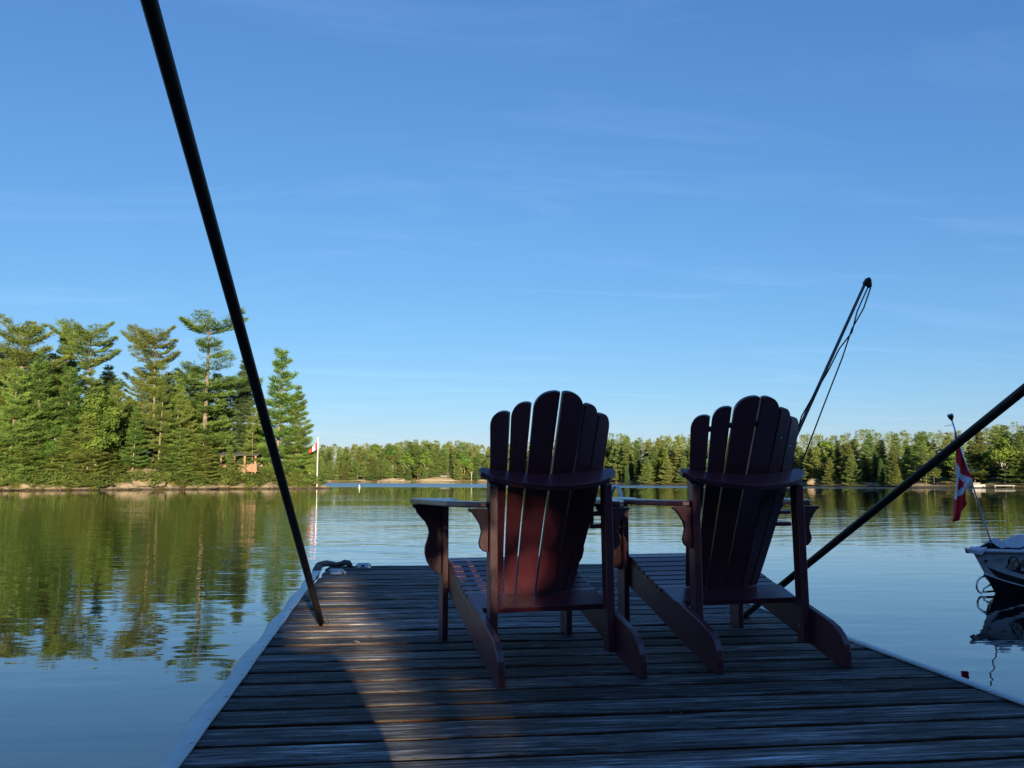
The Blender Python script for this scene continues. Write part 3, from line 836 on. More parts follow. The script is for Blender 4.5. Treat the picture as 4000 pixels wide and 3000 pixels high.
# unseen box added behind the camera: casts the camera user's shadow into the sunlit strip
root = tag(empty('shadow_box', (0.0, 0.0, 0.003)), 'unseen box added behind the camera to cast a shadow notch on the dock', 'box')
mb = MB(); mb.prism([(-0.56, -0.78, 0), (0.335, -0.78, 0), (0.300, -0.78, 0.53), (0.255, -0.78, 0.66), (-0.56, -0.78, 0.66)], (0, 0.40, 0)); mb.build('case', M['underframe'], root, bevel=0.01)
mb = MB(); mb.prism([(-0.60, -0.80, 0.662), (0.250, -0.80, 0.662), (0.225, -0.80, 0.725), (0.17, -0.80, 0.750), (-0.50, -0.80, 0.750), (-0.60, -0.80, 0.71)], (0, 0.44, 0)); mb.build('block_top', M['underframe'], root, bevel=0.012)
mb = MB(); r = random.Random(31)
for _ in range(170):
    x, y, a, l = r.uniform(-0.5, 1.9), r.uniform(1.9, 5.5), r.uniform(0, 3.14), r.uniform(0.02, 0.05)
    dxy = Vector((math.cos(a), math.sin(a), 0)) * l; w = Vector((-dxy.y, dxy.x, 0)).normalized() * 0.0008
    p = Vector((x, y, 0.0062)); mb.face([p - w, p + dxy - w, p + dxy + w, p + w])
tag(mb.build('needle_litter', M['deadwood'], fix=False), 'fallen dry pine needles scattered over the dock boards', kind='stuff')
# ------------------------------------------------------------------ boat
def boat():
    root = tag(empty('fishing_boat', (6.319, 8.813, WATER_Z)), 'silver and black aluminium boat with a dog decal, bow pointing left', 'boat')
    ax = (RT * math.cos(math.radians(20)) + FW * math.sin(math.radians(20)))
    root.rotation_euler = (0, 0, math.atan2(ax.y, ax.x))
    def gb(x): return 0.82 * (1 - math.exp(-(x + 0.285) / 0.95))
    def gz(x): return 0.452 - 0.008 * x
    def stem_x(z): return -0.285 * z / 0.452 if z > 0 else -z * 1.5
    def cz(x): return max(0.0, 0.213 - 0.235 * (1 - math.exp(-(x + 0.135) / 0.45)))
    def cb(x): return 0.66 * (1 - math.exp(-(x + 0.135) / 0.85)) if x > -0.135 else 0
    xs = [-0.285, -0.25, -0.21, -0.17, -0.135] + [-0.135 + 0.035 * i for i in range(1, 30)] + [1.0, 1.3, 1.7, 2.3, 3.0, 3.8]
    up = MB(); lo = MB()
    def side(sg):
        rows = []
        for x in xs:
            # upper panel from gunwale to chine (or to the stem ahead of the chine)
            zt, bt = gz(x), gb(x)
            if x <= -0.135:
                zb, bb = -x / 0.285 * 0.452, 0.0
            else:
                zb, bb = cz(x), cb(x)
            rows.append([Vector((x, sg * (bt + (bb - bt) * t) - sg * 0.02 * math.sin(t * math.pi) * min(1, (x + 0.285) * 2), zt + (zb - zt) * t)) for t in (0, 0.25, 0.5, 0.75, 1)])
        for a, b in zip(rows, rows[1:]):
            for i in range(4): up.face([a[i], b[i], b[i + 1], a[i + 1]])
        rows = []
        for x in xs[4:]:
            kx = max(x, -0.135)
            zb, bb = cz(x), cb(x)
            zk = 0.215 - (x + 0.135) * 1.55 if x < 0.12 else -0.18
            zk = max(zk, -0.2)
            rows.append([Vector((x, sg * bb, zb - 0.0)), Vector((x, sg * bb * 0.5, (zb + zk) / 2)), Vector((x, 0, zk))])
        for a, b in zip(rows, rows[1:]):
            for i in range(2): lo.face([a[i], b[i], b[i + 1], a[i + 1]])
    side(-1); side(1)
    up.face([(3.8, 0.79, 0.42), (3.8, -0.79, 0.42), (3.8, -0.65, 0.055), (3.8, 0.65, 0.055)])
    up.build('upper_hull', M['hull'], root, smooth=True); lo.build('lower_hull', M['hullblack'], root, smooth=True)
    def hull_pt(x, t, out=0.003):
        zt, bt = gz(x), gb(x)
        zb, bb = (-x / 0.285 * 0.452, 0.0) if x <= -0.135 else (cz(x), cb(x))
        y = -(bt + (bb - bt) * t) + 0.02 * math.sin(t * math.pi) * min(1, (x + 0.285) * 2)
        n = Vector((-0.45, -0.85, -0.28)).normalized()
        return Vector((x, y, zt + (zb - zt) * t)) + n * out
    def decal(name, pts, mat, out=0.004, parent=root):
        mb = MB()
        n = len(pts); c = (sum(p[0] for p in pts) / n, sum(p[1] for p in pts) / n)
        pts3 = [hull_pt(a, b, out) for a, b in pts]; cc = hull_pt(c[0], c[1], out)
        for i in range(n): mb.face([cc, pts3[i], pts3[(i + 1) % n]])
        return mb.build(name, mat, parent, fix=False)
    # rub rail, bow cap, chine bead
    for sg in (-1, 1):
        mb = MB(); mb.tube([(x, sg * (gb(x) + 0.006), gz(x) + 0.012) for x in xs], 0.022, 8); mb.build('gunwale', M['hull'], root, smooth=True)
        mb = MB(); mb.tube([(x, sg * (cb(x) + 0.006), cz(x) + 0.002) for x in xs[4:]], 0.008, 6); mb.build('spray_rail', M['hull'], root, smooth=True)
    mb = MB(); mb.prism([(-0.375, -0.02, 0.485), (-0.355, -0.028, 0.44), (-0.25, -0.085, 0.425), (-0.20, -0.105, 0.49), (-0.20, 0.105, 0.49), (-0.25, 0.085, 0.425), (-0.355, 0.028, 0.44), (-0.375, 0.02, 0.485)], (0, 0, 0.012)); mb.build('bow_cap', M['hull'], root, bevel=0.006)
    mb = MB(); mb.v = [(x, sg * gb(x), gz(x) + 0.02) for x in xs[:26] for sg in (-1, 1)]
    for i in range(25): mb.f.append((2 * i, 2 * i + 1, 2 * i + 3, 2 * i + 2)); mb.m.append(0)
    mb.build('bow_deck', M['hull'], root)
    # black swoosh graphics
    def stripe(upper, lower, out):
        mb = MB(); x0, x1 = upper[0][0], upper[-1][0]; n = 44
        for i in range(n + 1):
            x = x0 + (x1 - x0) * i / n
            a, b = interp(upper, x), interp(lower, x)
            for k in range(4): mb.v.append(tuple(hull_pt(x, a + (b - a) * k / 3, out)))
        for i in range(n):
            for k in range(3): mb.f.append((i * 4 + k, i * 4 + 4 + k, i * 4 + 5 + k, i * 4 + 1 + k)); mb.m.append(0)
        return mb.build('stripe', M['hullblack'], root, fix=False)
    stripe([(-0.135, 0.66), (-0.08, 0.70), (0.0, 0.735), (0.19, 0.79), (0.5, 0.83), (0.9, 0.86)], [(-0.135, 0.665), (-0.05, 0.945), (0.0, 0.95), (0.19, 0.965), (0.9, 0.985)], 0.006)
    stripe([(0.02, 0.575), (0.10, 0.555), (0.19, 0.54), (0.6, 0.50)], [(0.02, 0.58), (0.10, 0.62), (0.19, 0.655), (0.6, 0.62)], 0.006)
    # bow eye
    p = hull_pt(-0.165, 0.50, 0.0); mb = MB(); mb.tube([p, p + Vector((-0.006, -0.013, -0.003))], 0.017, 14); mb.build('bow_eye', M['hullblack'], root)
    mb = MB(); mb.tube([p + Vector((-0.004, -0.008, 0)) + Vector((0.017 * math.cos(a), -0.008 * math.cos(a), 0.019 * math.sin(a))) for a in [i * math.pi / 8 for i in range(17)]], 0.004, 6); mb.build('bow_eye_ring', M['steel'], root, smooth=True)
    # dog head: dark outline, pale coat, dark ear, eye and nose
    def dog(pts, mat, out): 
        return decal('dog_decal', [(0.000 + a * 0.138, 0.12 + b * 0.43) for a, b in pts], mat, out)
    dog([(0.0, 0.30), (0.06, 0.24), (0.10, 0.06), (0.20, -0.02), (0.36, 0.0), (0.52, 0.10), (0.62, 0.26), (0.78, 0.42), (0.86, 0.56), (0.92, 0.78), (0.98, 0.92), (0.90, 1.0), (0.66, 0.98), (0.4, 0.98), (0.0, 1.0), (0.08, 0.78), (0.10, 0.55), (0.04, 0.44)], M['hullblack'], 0.0045)
    dog([(0.14, 0.30), (0.17, 0.12), (0.26, 0.06), (0.38, 0.08), (0.50, 0.18), (0.58, 0.32), (0.72, 0.48), (0.78, 0.60), (0.72, 0.76), (0.60, 0.78), (0.66, 0.93), (0.4, 0.94), (0.10, 0.96), (0.17, 0.74), (0.19, 0.48)], M['fur'], 0.006)
    dog([(0.26, 0.40), (0.33, 0.38), (0.42, 0.60), (0.56, 0.86), (0.44, 0.90), (0.32, 0.74)], M['tan'], 0.0075)
    dog([(0.40, 0.30), (0.48, 0.31), (0.50, 0.40), (0.43, 0.42)], M['hullblack'], 0.0075)
    dog([(0.70, 0.50), (0.78, 0.54), (0.80, 0.66), (0.73, 0.64)], M['hullblack'], 0.0075)
    # lettering
    def text(name, body, x, t, size, mat, out, outline=0.0):
        cu = bpy.data.curves.new(name, 'FONT'); cu.body = body; cu.size = size; cu.extrude = 0.0008; cu.offset = outline
        cu.shear = 0.15; cu.resolution_u = 4
        tmp = bpy.data.objects.new(name + '_curve', cu); COL.objects.link(tmp)
        dg = bpy.context.evaluated_depsgraph_get()
        me = bpy.data.meshes.new_from_object(tmp.evaluated_get(dg))
        bpy.data.objects.remove(tmp)
        me.materials.clear(); me.materials.append(mat)
        o = link(name, me, root)
        p0 = hull_pt(x, t, out); p1 = hull_pt(x + 0.06, t, out); pd = hull_pt(x, t - 0.1, out)
        ex = (p1 - p0).normalized(); ey = (pd - p0); ey = (ey - ex * ey.dot(ex)).normalized(); ez = ex.cross(ey)
        o.matrix_local = Matrix(((ex.x, ey.x, ez.x, p0.x), (ex.y, ey.y, ez.y, p0.y), (ex.z, ey.z, ez.z, p0.z), (0, 0, 0, 1)))
        return o
    text('hull_number', '172', -0.105, 0.37, 0.058, M['tan'], 0.006)
    text('lettering', 'Ol', 0.118, 0.42, 0.125, M['hullblack'], 0.008, 0.010)
    text('lettering', 'Ol', 0.118, 0.42, 0.125, M['fur'], 0.0095, 0.003)
    text('lettering', 'Ol', 0.118, 0.42, 0.125, M['olive'], 0.011, -0.0012)
    # tubular boarding step on the stem
    mb = MB(); mb.tube([(-0.125, 0, 0.20), (-0.20, 0, 0.175), (-0.245, 0, 0.14), (-0.262, 0, 0.105), (-0.255, 0, 0.065), (-0.235, 0, 0.035), (-0.205, 0, 0.020), (-0.165, 0, 0.026), (0.0, 0, 0.03)], 0.011, 10); mb.build('boarding_step', M['chrome'], root, smooth=True)
    mb = MB(); mb.tube([(-0.02, 0, 0.115), (-0.10, 0, 0.085), (-0.165, 0, 0.06), (-0.168, 0, 0.03)], 0.010, 8); mb.build('step_brace', M['chrome'], root, smooth=True)
    # flag staff with an all-round light, leaning over the bow
    a, b = Vector((0.0, 0, 0.49)), Vector((-0.475, 0, 1.855))
    mb = MB(); mb.tube([a, b], 0.0085, 10); st = mb.build('flag_staff', M['chrome'], root, smooth=True)
    mb = MB(); mb.tube([a - (b - a).normalized() * 0.03, a + (b - a).normalized() * 0.06], 0.020, 10); mb.build('staff_base', M['blackp'], st)
    dd = (b - a).normalized()
    mb = MB(); mb.tube([b, b + dd * 0.025, b + dd * 0.05], [0.012, 0.026, 0.032], 10); mb.build('staff_lamp', M['blackp'], st)
    mb = MB(); mb.tube([b + dd * 0.051, b + dd * 0.068], 0.030, 10); mb.build('lamp_lens', M['glass'], st)
    for f, l in ((0.965, -0.125), (0.60, 0.14)):
        p = a + (b - a) * f; mb = MB(); mb.tube([p, p + Vector((l, 0, -0.02 if l < 0 else 0.015))], 0.003, 5); mb.build('flag_clip', M['steel'], st)
    # drooping flag, hoist on the staff
    def sp(f): return a + (b - a) * f
    nu_, nv_ = 66, 40
    hoist_t, hoist_b = sp(0.945), sp(0.585)
    P0 = [hoist_t, hoist_t.lerp(hoist_b, 0.5), hoist_b]
    P1 = [Vector((-0.462, -0.03, 1.418)), Vector((-0.355, 0.03, 1.30)), Vector((-0.255, -0.02, 1.225))]
    P2 = [Vector((-0.500, -0.02, 1.004)), Vector((-0.425, 0.04, 1.03)), Vector((-0.335, -0.03, 1.108))]
    P3 = [Vector((-0.530, 0.0, 0.836)), Vector((-0.455, 0.03, 0.780)), Vector((-0.345, -0.02, 0.953))]
    def q(P, t): return P[0] * (2 * (t - .5) * (t - 1)) + P[1] * (-4 * t * (t - 1)) + P[2] * (2 * t * (t - .5))
    def cr_(p0, p1, p2, p3, t):
        return 0.5 * ((2 * p1) + (p2 - p0) * t + (2 * p0 - 5 * p1 + 4 * p2 - p3) * t * t + (3 * p1 - p0 - 3 * p2 + p3) * t ** 3)
    leaf = [(0, .46), (.09, .28), (.20, .34), (.15, .10), (.26, .18), (.30, .10), (.44, .12), (.38, -.02), (.44, -.06), (.20, -.24), (.22, -.32), (.02, -.28), (.02, -.46), (-.02, -.46), (-.02, -.28), (-.22, -.32), (-.20, -.24), (-.44, -.06), (-.38, -.02), (-.44, .12), (-.30, .10), (-.26, .18), (-.15, .10), (-.20, .34), (-.09, .28)]
    def inleaf(x, y):
        c = False; j = len(leaf) - 1
        for i in range(len(leaf)):
            (xi, yi), (xj, yj) = leaf[i], leaf[j]
            if (yi > y) != (yj > y) and x < (xj - xi) * (y - yi) / (yj - yi) + xi: c = not c
            j = i
        return c
    mb = MB()
    for i in range(nu_ + 1):
        f = i / nu_ * 3; k = min(2, int(f)); t = f - k
        for j in range(nv_ + 1):
            v = j / nv_
            A = [q(P, v) for P in (P0, P1, P2, P3)]
            p = cr_(A[max(0, k - 1)], A[k], A[k + 1], A[min(3, k + 2)], t)
            fold = min(1, i / nu_ * 2.5)
            p = p + Vector((0.008 * math.sin(v * 13 + i * 0.05) * fold, 0.028 * math.sin(v * 11 + i * 0.07) * fold, 0))
            mb.v.append(tuple(p))
    for i in range(nu_):
        for j in range(nv_):
            c_, r_ = (i + .5) / nu_, (j + .5) / nv_
            mi = 0 if (c_ < 1 / 3 or c_ > 2 / 3) else 1
            if mi == 1 and inleaf((c_ - 0.5) * 4.0, (0.5 - r_) * 1.3): mi = 0
            mb.f.append((i * (nv_ + 1) + j, (i + 1) * (nv_ + 1) + j, (i + 1) * (nv_ + 1) + j + 1, i * (nv_ + 1) + j + 1)); mb.m.append(mi)
    fl = mb.build('flag', [M['flagred'], M['flagwhite']], root, smooth=True, fix=False)
    # crumpled pale cover and mooring line on the bow
    mb = MB(); nx_, ny_ = 32, 8
    for i in range(nx_ + 1):
        x = -0.03 + 0.80 * i / nx_
        ridge = interp([(-0.03, 0.07), (-0.01, 0.10), (0.045, 0.125), (0.09, 0.085), (0.15, 0.045), (0.20, 0.012), (0.27, 0.015), (0.32, 0.10), (0.38, 0.15), (0.77, 0.16)], x)
        for j in range(ny_ + 1):
            v = j / ny_ * 2 - 1
            z = gz(x) + 0.022 + ridge * (1 - abs(v) ** 1.6) + 0.012 * noise.noise(Vector((x * 14, v * 4, 2)))
            mb.v.append((x + 0.01 * noise.noise(Vector((x * 9, v * 5, 7))), v * min(0.30, gb(x) * 0.8), z))
    for i in range(nx_):
        for j in range(ny_): mb.f.append((i * 9 + j, (i + 1) * 9 + j, (i + 1) * 9 + j + 1, i * 9 + j + 1)); mb.m.append(0)
    mb.build('bow_cover', M['tarp'], root, smooth=False)
    mb = MB(); mb.tube([(-0.15, -0.10, 0.482), (-0.06, -0.16, 0.486), (0.0, -0.20, 0.50), (0.05, -0.17, 0.49), (0.10, -0.26, 0.494), (0.16, -0.24, 0.505), (0.22, -0.30, 0.49), (0.30, -0.33, 0.485), (0.42, -0.40, 0.478), (0.6, -0.47, 0.47)], 0.011, 6); mb.build('bow_line', M['blackp'], root, smooth=True)
    return root
boat()

# ------------------------------------------------------------------ trees
def tuft(mb, p, d, r, L, W, n, flat=0.35):
    """a spray of n needle blades at p, leaning along d"""
    for _ in range(n):
        v = Vector((d.x + r.uniform(-.9, .9), d.y + r.uniform(-.9, .9), d.z + r.uniform(-.35, .75) * flat * 1.6))
        if v.length < 0.1: continue
        v.normalize()
        w = v.cross(Vector((r.uniform(-1, 1), r.uniform(-1, 1), r.uniform(0.2, 1)))).normalized()
        l = L * r.uniform(0.6, 1.2); ww = W * r.uniform(0.6, 1.2)
        q = p + Vector((r.uniform(-.15, .15), r.uniform(-.15, .15), r.uniform(-.08, .08)))
        mb.v.extend([tuple(q - w * ww * 0.4), tuple(q + v * l * 0.55 - w * ww * .1 + w * ww * 0.6), tuple(q + v * l)])
        k = len(mb.v); mb.f.append((k - 3, k - 2, k - 1)); mb.m.append(0)

def make_pine(seed, H, style, dens=1.0, LW=(0.46, 0.085), trunk_n=7, leaf='pine', bare=0.12, spread=1.0):
    """returns (crown mesh, trunk mesh); foliage in flat plates at the ends of whorled branches"""
    r = random.Random(seed)
    cr_, tr = MB(), MB()
    lean = Vector((r.uniform(-.03, .03), r.uniform(-.03, .03), 0))
    bend = r.uniform(0, 6.28)
    def axis(z):
        k = z / H
        return Vector((lean.x * z + 0.012 * H * math.sin(k * 4 + bend) * k, lean.y * z + 0.012 * H * math.cos(k * 3 + bend) * k, z))
    R0 = H * 0.0125
    tr.tube([axis(H * i / 12) for i in range(13)], [R0 * (1 - i / 12) ** 0.8 + 0.02 for i in range(13)], trunk_n)
    z = H * bare
    dz = H / 34.0 if style == 'spruce' else (H / 12.0 if style == 'old' else H / 16.5)
    while z < H * 0.985:
        k = (z / H - bare) / (1 - bare)
        if style == 'old':
            prof = 0.30 + 0.85 * math.sin(min(1, k * 1.15 + 0.12) * math.pi) ** 0.9 if k < 0.85 else 0.75 * (1 - (k - 0.85) / 0.2) + 0.1
            prof *= r.choice([0.50, 0.85, 1.0, 1.25])
        elif style == 'flat':
            prof = (0.55 + 0.2 * math.sin(k * 9)) * r.choice([0.25, 0.7, 1.0]) if k < 0.72 else (1.15 if k < 0.93 else 0.8) * r.uniform(0.8, 1.1)
        elif style == 'spruce':
            prof = 0.08 + 0.72 * (1 - k) ** 0.9
        elif style == 'round':
            prof = 0.35 + 0.75 * math.sin((0.15 + 0.80 * k) * math.pi) ** 0.7
        else:
            prof = (0.06 + 1.12 * (1 - k) ** 0.80) * r.uniform(0.62, 1.15)
        Lb = H * 0.20 * prof * spread
        nb = r.choice([4, 5, 5, 6]) if style != 'spruce' else 6
        a0 = r.uniform(0, 6.28)
        for b in range(nb):
            if style in ('old', 'flat') and r.random() < (0.30 if style == 'old' else 0.18): continue
            az = a0 + b * 6.283 / nb + r.uniform(-.35, .35)
            L = Lb * r.uniform(0.65, 1.15)
            if L < 0.25: L = 0.25
            el = (-0.05 + 0.75 * k ** 1.6) if style != 'spruce' else (-0.35 + 0.7 * k)
            if style == 'flat' and k > 0.72: el = 0.32 + r.uniform(-.1, .25)
            el += r.uniform(-.10, .10)
            zz = z + r.uniform(-.4, .4) * dz
            base = axis(min(H, max(0.2, zz)))
            dirh = Vector((math.cos(az), math.sin(az), 0))
            curve = 0.16 + 0.12 * r.random()
            def bp(s):
                return base + dirh * (L * s * math.cos(el)) + Vector((0, 0, L * (s * math.sin(el) - 0.10 * math.sin(s * math.pi) + curve * s * s * (0.7 if style != 'spruce' else 0.3))))
            if L > H * 0.03:
                tr.tube([bp(0), bp(0.35), bp(0.8)], [0.012 * H * (0.25 + 0.12 * L / (H * .2)), 0.0022 * H, 0.0012 * H], 4, cap=False)
            side = Vector((-dirh.y, dirh.x, 0))
            n = max(8, int(L * 52 * dens))
            for _ in range(n):
                s = 0.08 + 0.94 * r.random() ** 0.75
                hw = L * 0.36 * math.sin(min(1, s * 0.9) * math.pi) ** 0.6 + 0.10
                p = bp(s) + side * r.uniform(-hw, hw) + Vector((0, 0, r.uniform(-0.04, 0.08) * (1 + L * 0.12)))
                d = (dirh * 0.7 + side * r.uniform(-.6, .6) + Vector((0, 0, 0.28))).normalized()
                tuft(cr_, p, d, r, LW[0], LW[1], 4, 0.26)
        if style != 'spruce' and k > 0.12:
            for _ in range(int(12 * dens)):
                a = r.uniform(0, 6.28); dd_ = Vector((math.cos(a), math.sin(a), 0.3))
                tuft(cr_, axis(min(H, z + r.uniform(-.5, .5) * dz)) + dd_ * r.uniform(0.15, 0.6) * min(1, Lb), dd_, r, LW[0], LW[1], 4, 0.4)
        z += dz * r.uniform(0.8, 1.25)
    for _ in range(int(6 * dens) + 2):
        tuft(cr_, axis(H * r.uniform(.95, 1.0)), Vector((0, 0, 1)), r, LW[0], LW[1], 3, 0.5)
    return cr_.mesh('crown', M[leaf], fix=False), tr.mesh('trunk', M['bark'], smooth=True, fix=False)

def make_leafy(seed, H, wid, n, size, mat='leaf', bark='birch', zlow=0.25):
    r = random.Random(seed); cr_, tr = MB(), MB()
    lobes = []
    tr.tube([Vector((0, 0, 0)), Vector((0.02 * H, 0, 0.3 * H)), Vector((0.0, 0.02 * H, 0.6 * H)), Vector((0.02 * H, 0, 0.9 * H))], [H * .016, H * .012, H * .007, H * .003], 6)
    for i in range(11):
        a = r.uniform(0, 6.28); z = H * r.uniform(zlow + 0.1, 0.88); rad = wid * r.uniform(0.25, 0.75) * math.sin(min(1, (1.08 - z / H) * 1.6) * 1.57)
        c = Vector((math.cos(a) * rad, math.sin(a) * rad, z))
        lobes.append((c, wid * r.uniform(0.28, 0.46)))
        st = Vector((0.01 * H, 0, max(0.12 * H, z - rad * 1.0 - 0.1 * H)))
        tr.tube([st, st.lerp(c, 0.55) + Vector((0, 0, 0.02 * H)), c], [H * .008, H * .005, H * .002], 5, cap=False)
    lobes.append((Vector((0, 0, H * 0.9)), wid * 0.34)); lobes.append((Vector((0, 0, H * 0.6)), wid * 0.5))
    for _ in range(n):
        c, R = r.choice(lobes)
        d = Vector((r.gauss(0, 1), r.gauss(0, 1), r.gauss(0, 0.85))).normalized()
        p = c + d * R * (r.random() ** 0.45) * r.uniform(0.7, 1.08)
        if p.z < H * zlow * 0.6: continue
        nrm = (d + Vector((r.uniform(-.8, .8), r.uniform(-.8, .8), r.uniform(-.2, 1)))).normalized()
        a = nrm.cross(Vector((r.uniform(-1, 1), r.uniform(-1, 1), r.uniform(-1, 1)))).normalized(); b = nrm.cross(a)
        s = size * r.uniform(0.6, 1.3)
        cr_.face([p - a * s, p - b * s * 0.6, p + a * s, p + b * s * 0.6])
    return cr_.mesh('crown', M[mat], fix=False), tr.mesh('trunk', M[bark], smooth=True, fix=False)

def make_cedar(seed, H, wid, n, size, mat='cedar'):
    r = random.Random(seed); cr_, tr = MB(), MB()
    tr.tube([(0, 0, 0), (0, 0, H * 0.5), (0, 0, H * 0.97)], [H * .016, H * .01, 0.01], 6)
    for _ in range(n):
        k = r.random() ** 1.3; z = H * (0.06 + 0.94 * k); R = wid * (1 - k) ** 0.75 * (0.85 + 0.25 * math.sin(z * 5 + r.uniform(0, 1))) + 0.05
        a = r.uniform(0, 6.28); q = R * r.random() ** 0.4
        d = Vector((math.cos(a), math.sin(a), 0)); p = d * q + Vector((0, 0, z))
        tuft(cr_, p, (d + Vector((0, 0, 0.5))).normalized(), r, size, size * 0.4, 2, 0.5)
    return cr_.mesh('crown', M[mat], fix=False), tr.mesh('trunk', M['bark'], smooth=True, fix=False)

def plant(name, meshes, loc, scale, rz, label, cat, group=None):
    root = tag(empty(name, loc, rz), label, cat, group)
    root.scale = (scale[0], scale[0], scale[1]) if isinstance(scale, tuple) else (scale,) * 3
    for nm, me in zip(('crown', 'trunk'), meshes):
        link(nm, me, root)
    return root

# --- the point on the left: individual trees
HERO = {
    'old': [make_pine(11, 18, 'old', 1.25, bare=0.12), make_pine(12, 18, 'old', 1.25, bare=0.22)],
    'flat': [make_pine(21, 16, 'flat', 1.3, bare=0.15), make_pine(22, 16, 'flat', 1.3, bare=0.25)],
    'cone': [make_pine(31, 14, 'cone', 1.15, bare=0.05), make_pine(32, 14, 'cone', 1.15, bare=0.04, spread=1.2), make_pine(33, 14, 'cone', 1.1, bare=0.12, spread=0.9)],
    'round': [make_pine(41, 15, 'round', 1.1, bare=0.10)],
    'spruce': [make_pine(51, 15, 'spruce', 1.1, leaf='spruce', bare=0.05)],
}
BIRCH = [make_leafy(61, 9, 2.9, 11000, 0.115), make_leafy(62, 9, 2.6, 9500, 0.12)]
CEDAR = [make_cedar(71, 6, 1.3, 1500, 0.34)]
SHRUB = [make_leafy(81 + i, 2.0, 1.35, 1500, 0.085, 'shrub', 'bark', 0.04) for i in range(3)]

def isl_where(u):
    return ('by the left border' if u < 60 else 'under the rounded pine at left' if u < 200 else 'below the spruce tip' if u < 300 else 'around the birch' if u < 440 else
            'above the tan rock slab' if u < 600 else 'around the bare trunked pine' if u < 700 else 'below the tallest pine' if u < 880 else
            'around the wooden platform' if u < 1030 else 'beside the long dark pole' if u < 1130 else 'at the tip by the flagpole')
def far_where(u):
    return ('right of the small flagpole' if u < 1500 else 'around the two cabins' if u < 1960 else 'behind the first chair' if u < 2330 else 'seen between the two chairs' if u < 2720 else
            'behind the second chair' if u < 3150 else 'right of the second chair' if u < 3450 else 'over the slanting pole' if u < 3700 else 'around the boat flag' if u < 3900 else 'by the right border')
def isl_tree(u, t, vtop, kind, var, wscale, label, name='pine_tree', cat='tree', group='trees on the rocky point', rz=None):
    p = isl_pt(u, t); p.z -= 0.15
    d = interp(ISL, u) + t
    ztop = CAM_Z + (1873 - vtop) / 3400 * d
    meshes = {'birch': BIRCH, 'cedar': CEDAR, **HERO}[kind][var]
    H0 = {'old': 18, 'flat': 16, 'cone': 14, 'round': 15, 'spruce': 15, 'birch': 9, 'cedar': 6}[kind]
    s = (ztop - p.z - 0.4) / H0
    return plant(name, meshes, p, (s * wscale * (1.22 if kind in ('cone', 'round') else 1.08), s), rz if rz is not None else (u * 0.37) % 6.28, label, cat, group)

isl_tree(800, 6, 1212, 'old', 0, 1.3, 'tallest pine on the point, with ragged tiers above all others')
isl_tree(600, 8, 1300, 'flat', 0, 0.9, 'flat topped pine just left of the tallest pine')
isl_tree(345, 9, 1285, 'flat', 0, 0.95, 'wide flat topped pine left of the sky gap', rz=2.4)
isl_tree(85, 8, 1268, 'round', 0, 1.1, 'tall bushy pine with a rounded top near the left border')
isl_tree(228, 11, 1268, 'spruce', 0, 0.85, 'pointed spruce tip between the two broad pines', 'spruce_tree')
isl_tree(945, 9, 1385, 'spruce', 0, 0.85, 'dark narrow spruce behind the wooden platform', 'spruce_tree', rz=2)
isl_tree(1085, 4, 1350, 'cone', 2, 0.95, 'slender airy pine just right of the long dark pole')
isl_tree(1158, 3.0, 1500, 'cone', 0, 0.92, 'outermost pine at the tip, branches reaching over the flagpole')
isl_tree(625, 2.6, 1415, 'old', 1, 0.80, 'pine with a bare pale trunk above the rock slab')
isl_tree(745, 2.4, 1560, 'cone', 0, 0.85, 'mid sized green pine right of the bare trunked pine')
isl_tree(345, 1.0, 1590, 'cone', 1, 1.05, 'low broad pine at the waterline with layered boughs')
isl_tree(40, 1.8, 1420, 'cone', 1, 0.85, 'layered pine at the water by the left border')
isl_tree(155, 3.2, 1370, 'cone', 0, 0.95, 'broad pine left of the spruce tip, standing near the water')
isl_tree(255, 4, 1420, 'cone', 2, 1.0, 'dense pine between the pale boulder and the birch')
isl_tree(455, 5, 1490, 'cone', 1, 0.8, 'pine right behind the birch with pale limbs')
isl_tree(525, 3, 1575, 'cone', 2, 0.9, 'short pine standing above the big rock slab')
isl_tree(690, 5, 1470, 'cone', 0, 0.9, 'green pine under the gap left of the tallest pine')
isl_tree(860, 8.5, 1540, 'cone', 2, 0.85, 'pine whose lower boughs hang before the wooden platform')
isl_tree(1010, 6.5, 1560, 'cone', 0, 0.75, 'small pine right behind the wooden platform')
isl_tree(905, 1.6, 1700, 'cone', 2, 0.6, 'thin young pine before the wooden platform')
isl_tree(380, 1.8, 1510, 'birch', 0, 1.05, 'leafy birch with white forked limbs among the pines', 'birch_tree')
isl_tree(215, 2.0, 1640, 'birch', 1, 0.8, 'yellow green leafy tree low between the pines at left', 'birch_tree')
isl_tree(1060, 1.8, 1770, 'birch', 1, 0.9, 'round green bush tree right of the wooden platform', 'leafy_tree')
isl_tree(1215, 1.6, 1775, 'birch', 0, 0.9, 'yellow green leafy bush below the distant flagpole', 'leafy_tree')
BK = 'trees massed behind the front trees of the point'
r = random.Random(5)
for i, (u, v) in enumerate([(-820, 1340), (-690, 1300), (-560, 1360), (-430, 1290), (-310, 1350), (-200, 1310), (-110, 1370), (-40, 1360), (30, 1370), (120, 1360), (190, 1365), (290, 1380), (395, 1415), (430, 1470), (500, 1530), (560, 1440), (640, 1430), (720, 1450), (760, 1400), (840, 1430), (890, 1470), (970, 1480), (1020, 1600)]):
    k, vr = r.choice([('cone', 0), ('cone', 1), ('cone', 2), ('round', 0), ('old', 0)])
    isl_tree(u, 12 + r.uniform(0, 8), v + r.uniform(-10, 25), k, vr, r.uniform(0.9, 1.1), 'dark green pine in the back mass of the point ' + isl_where(u), group=BK, rz=r.uniform(0, 6))
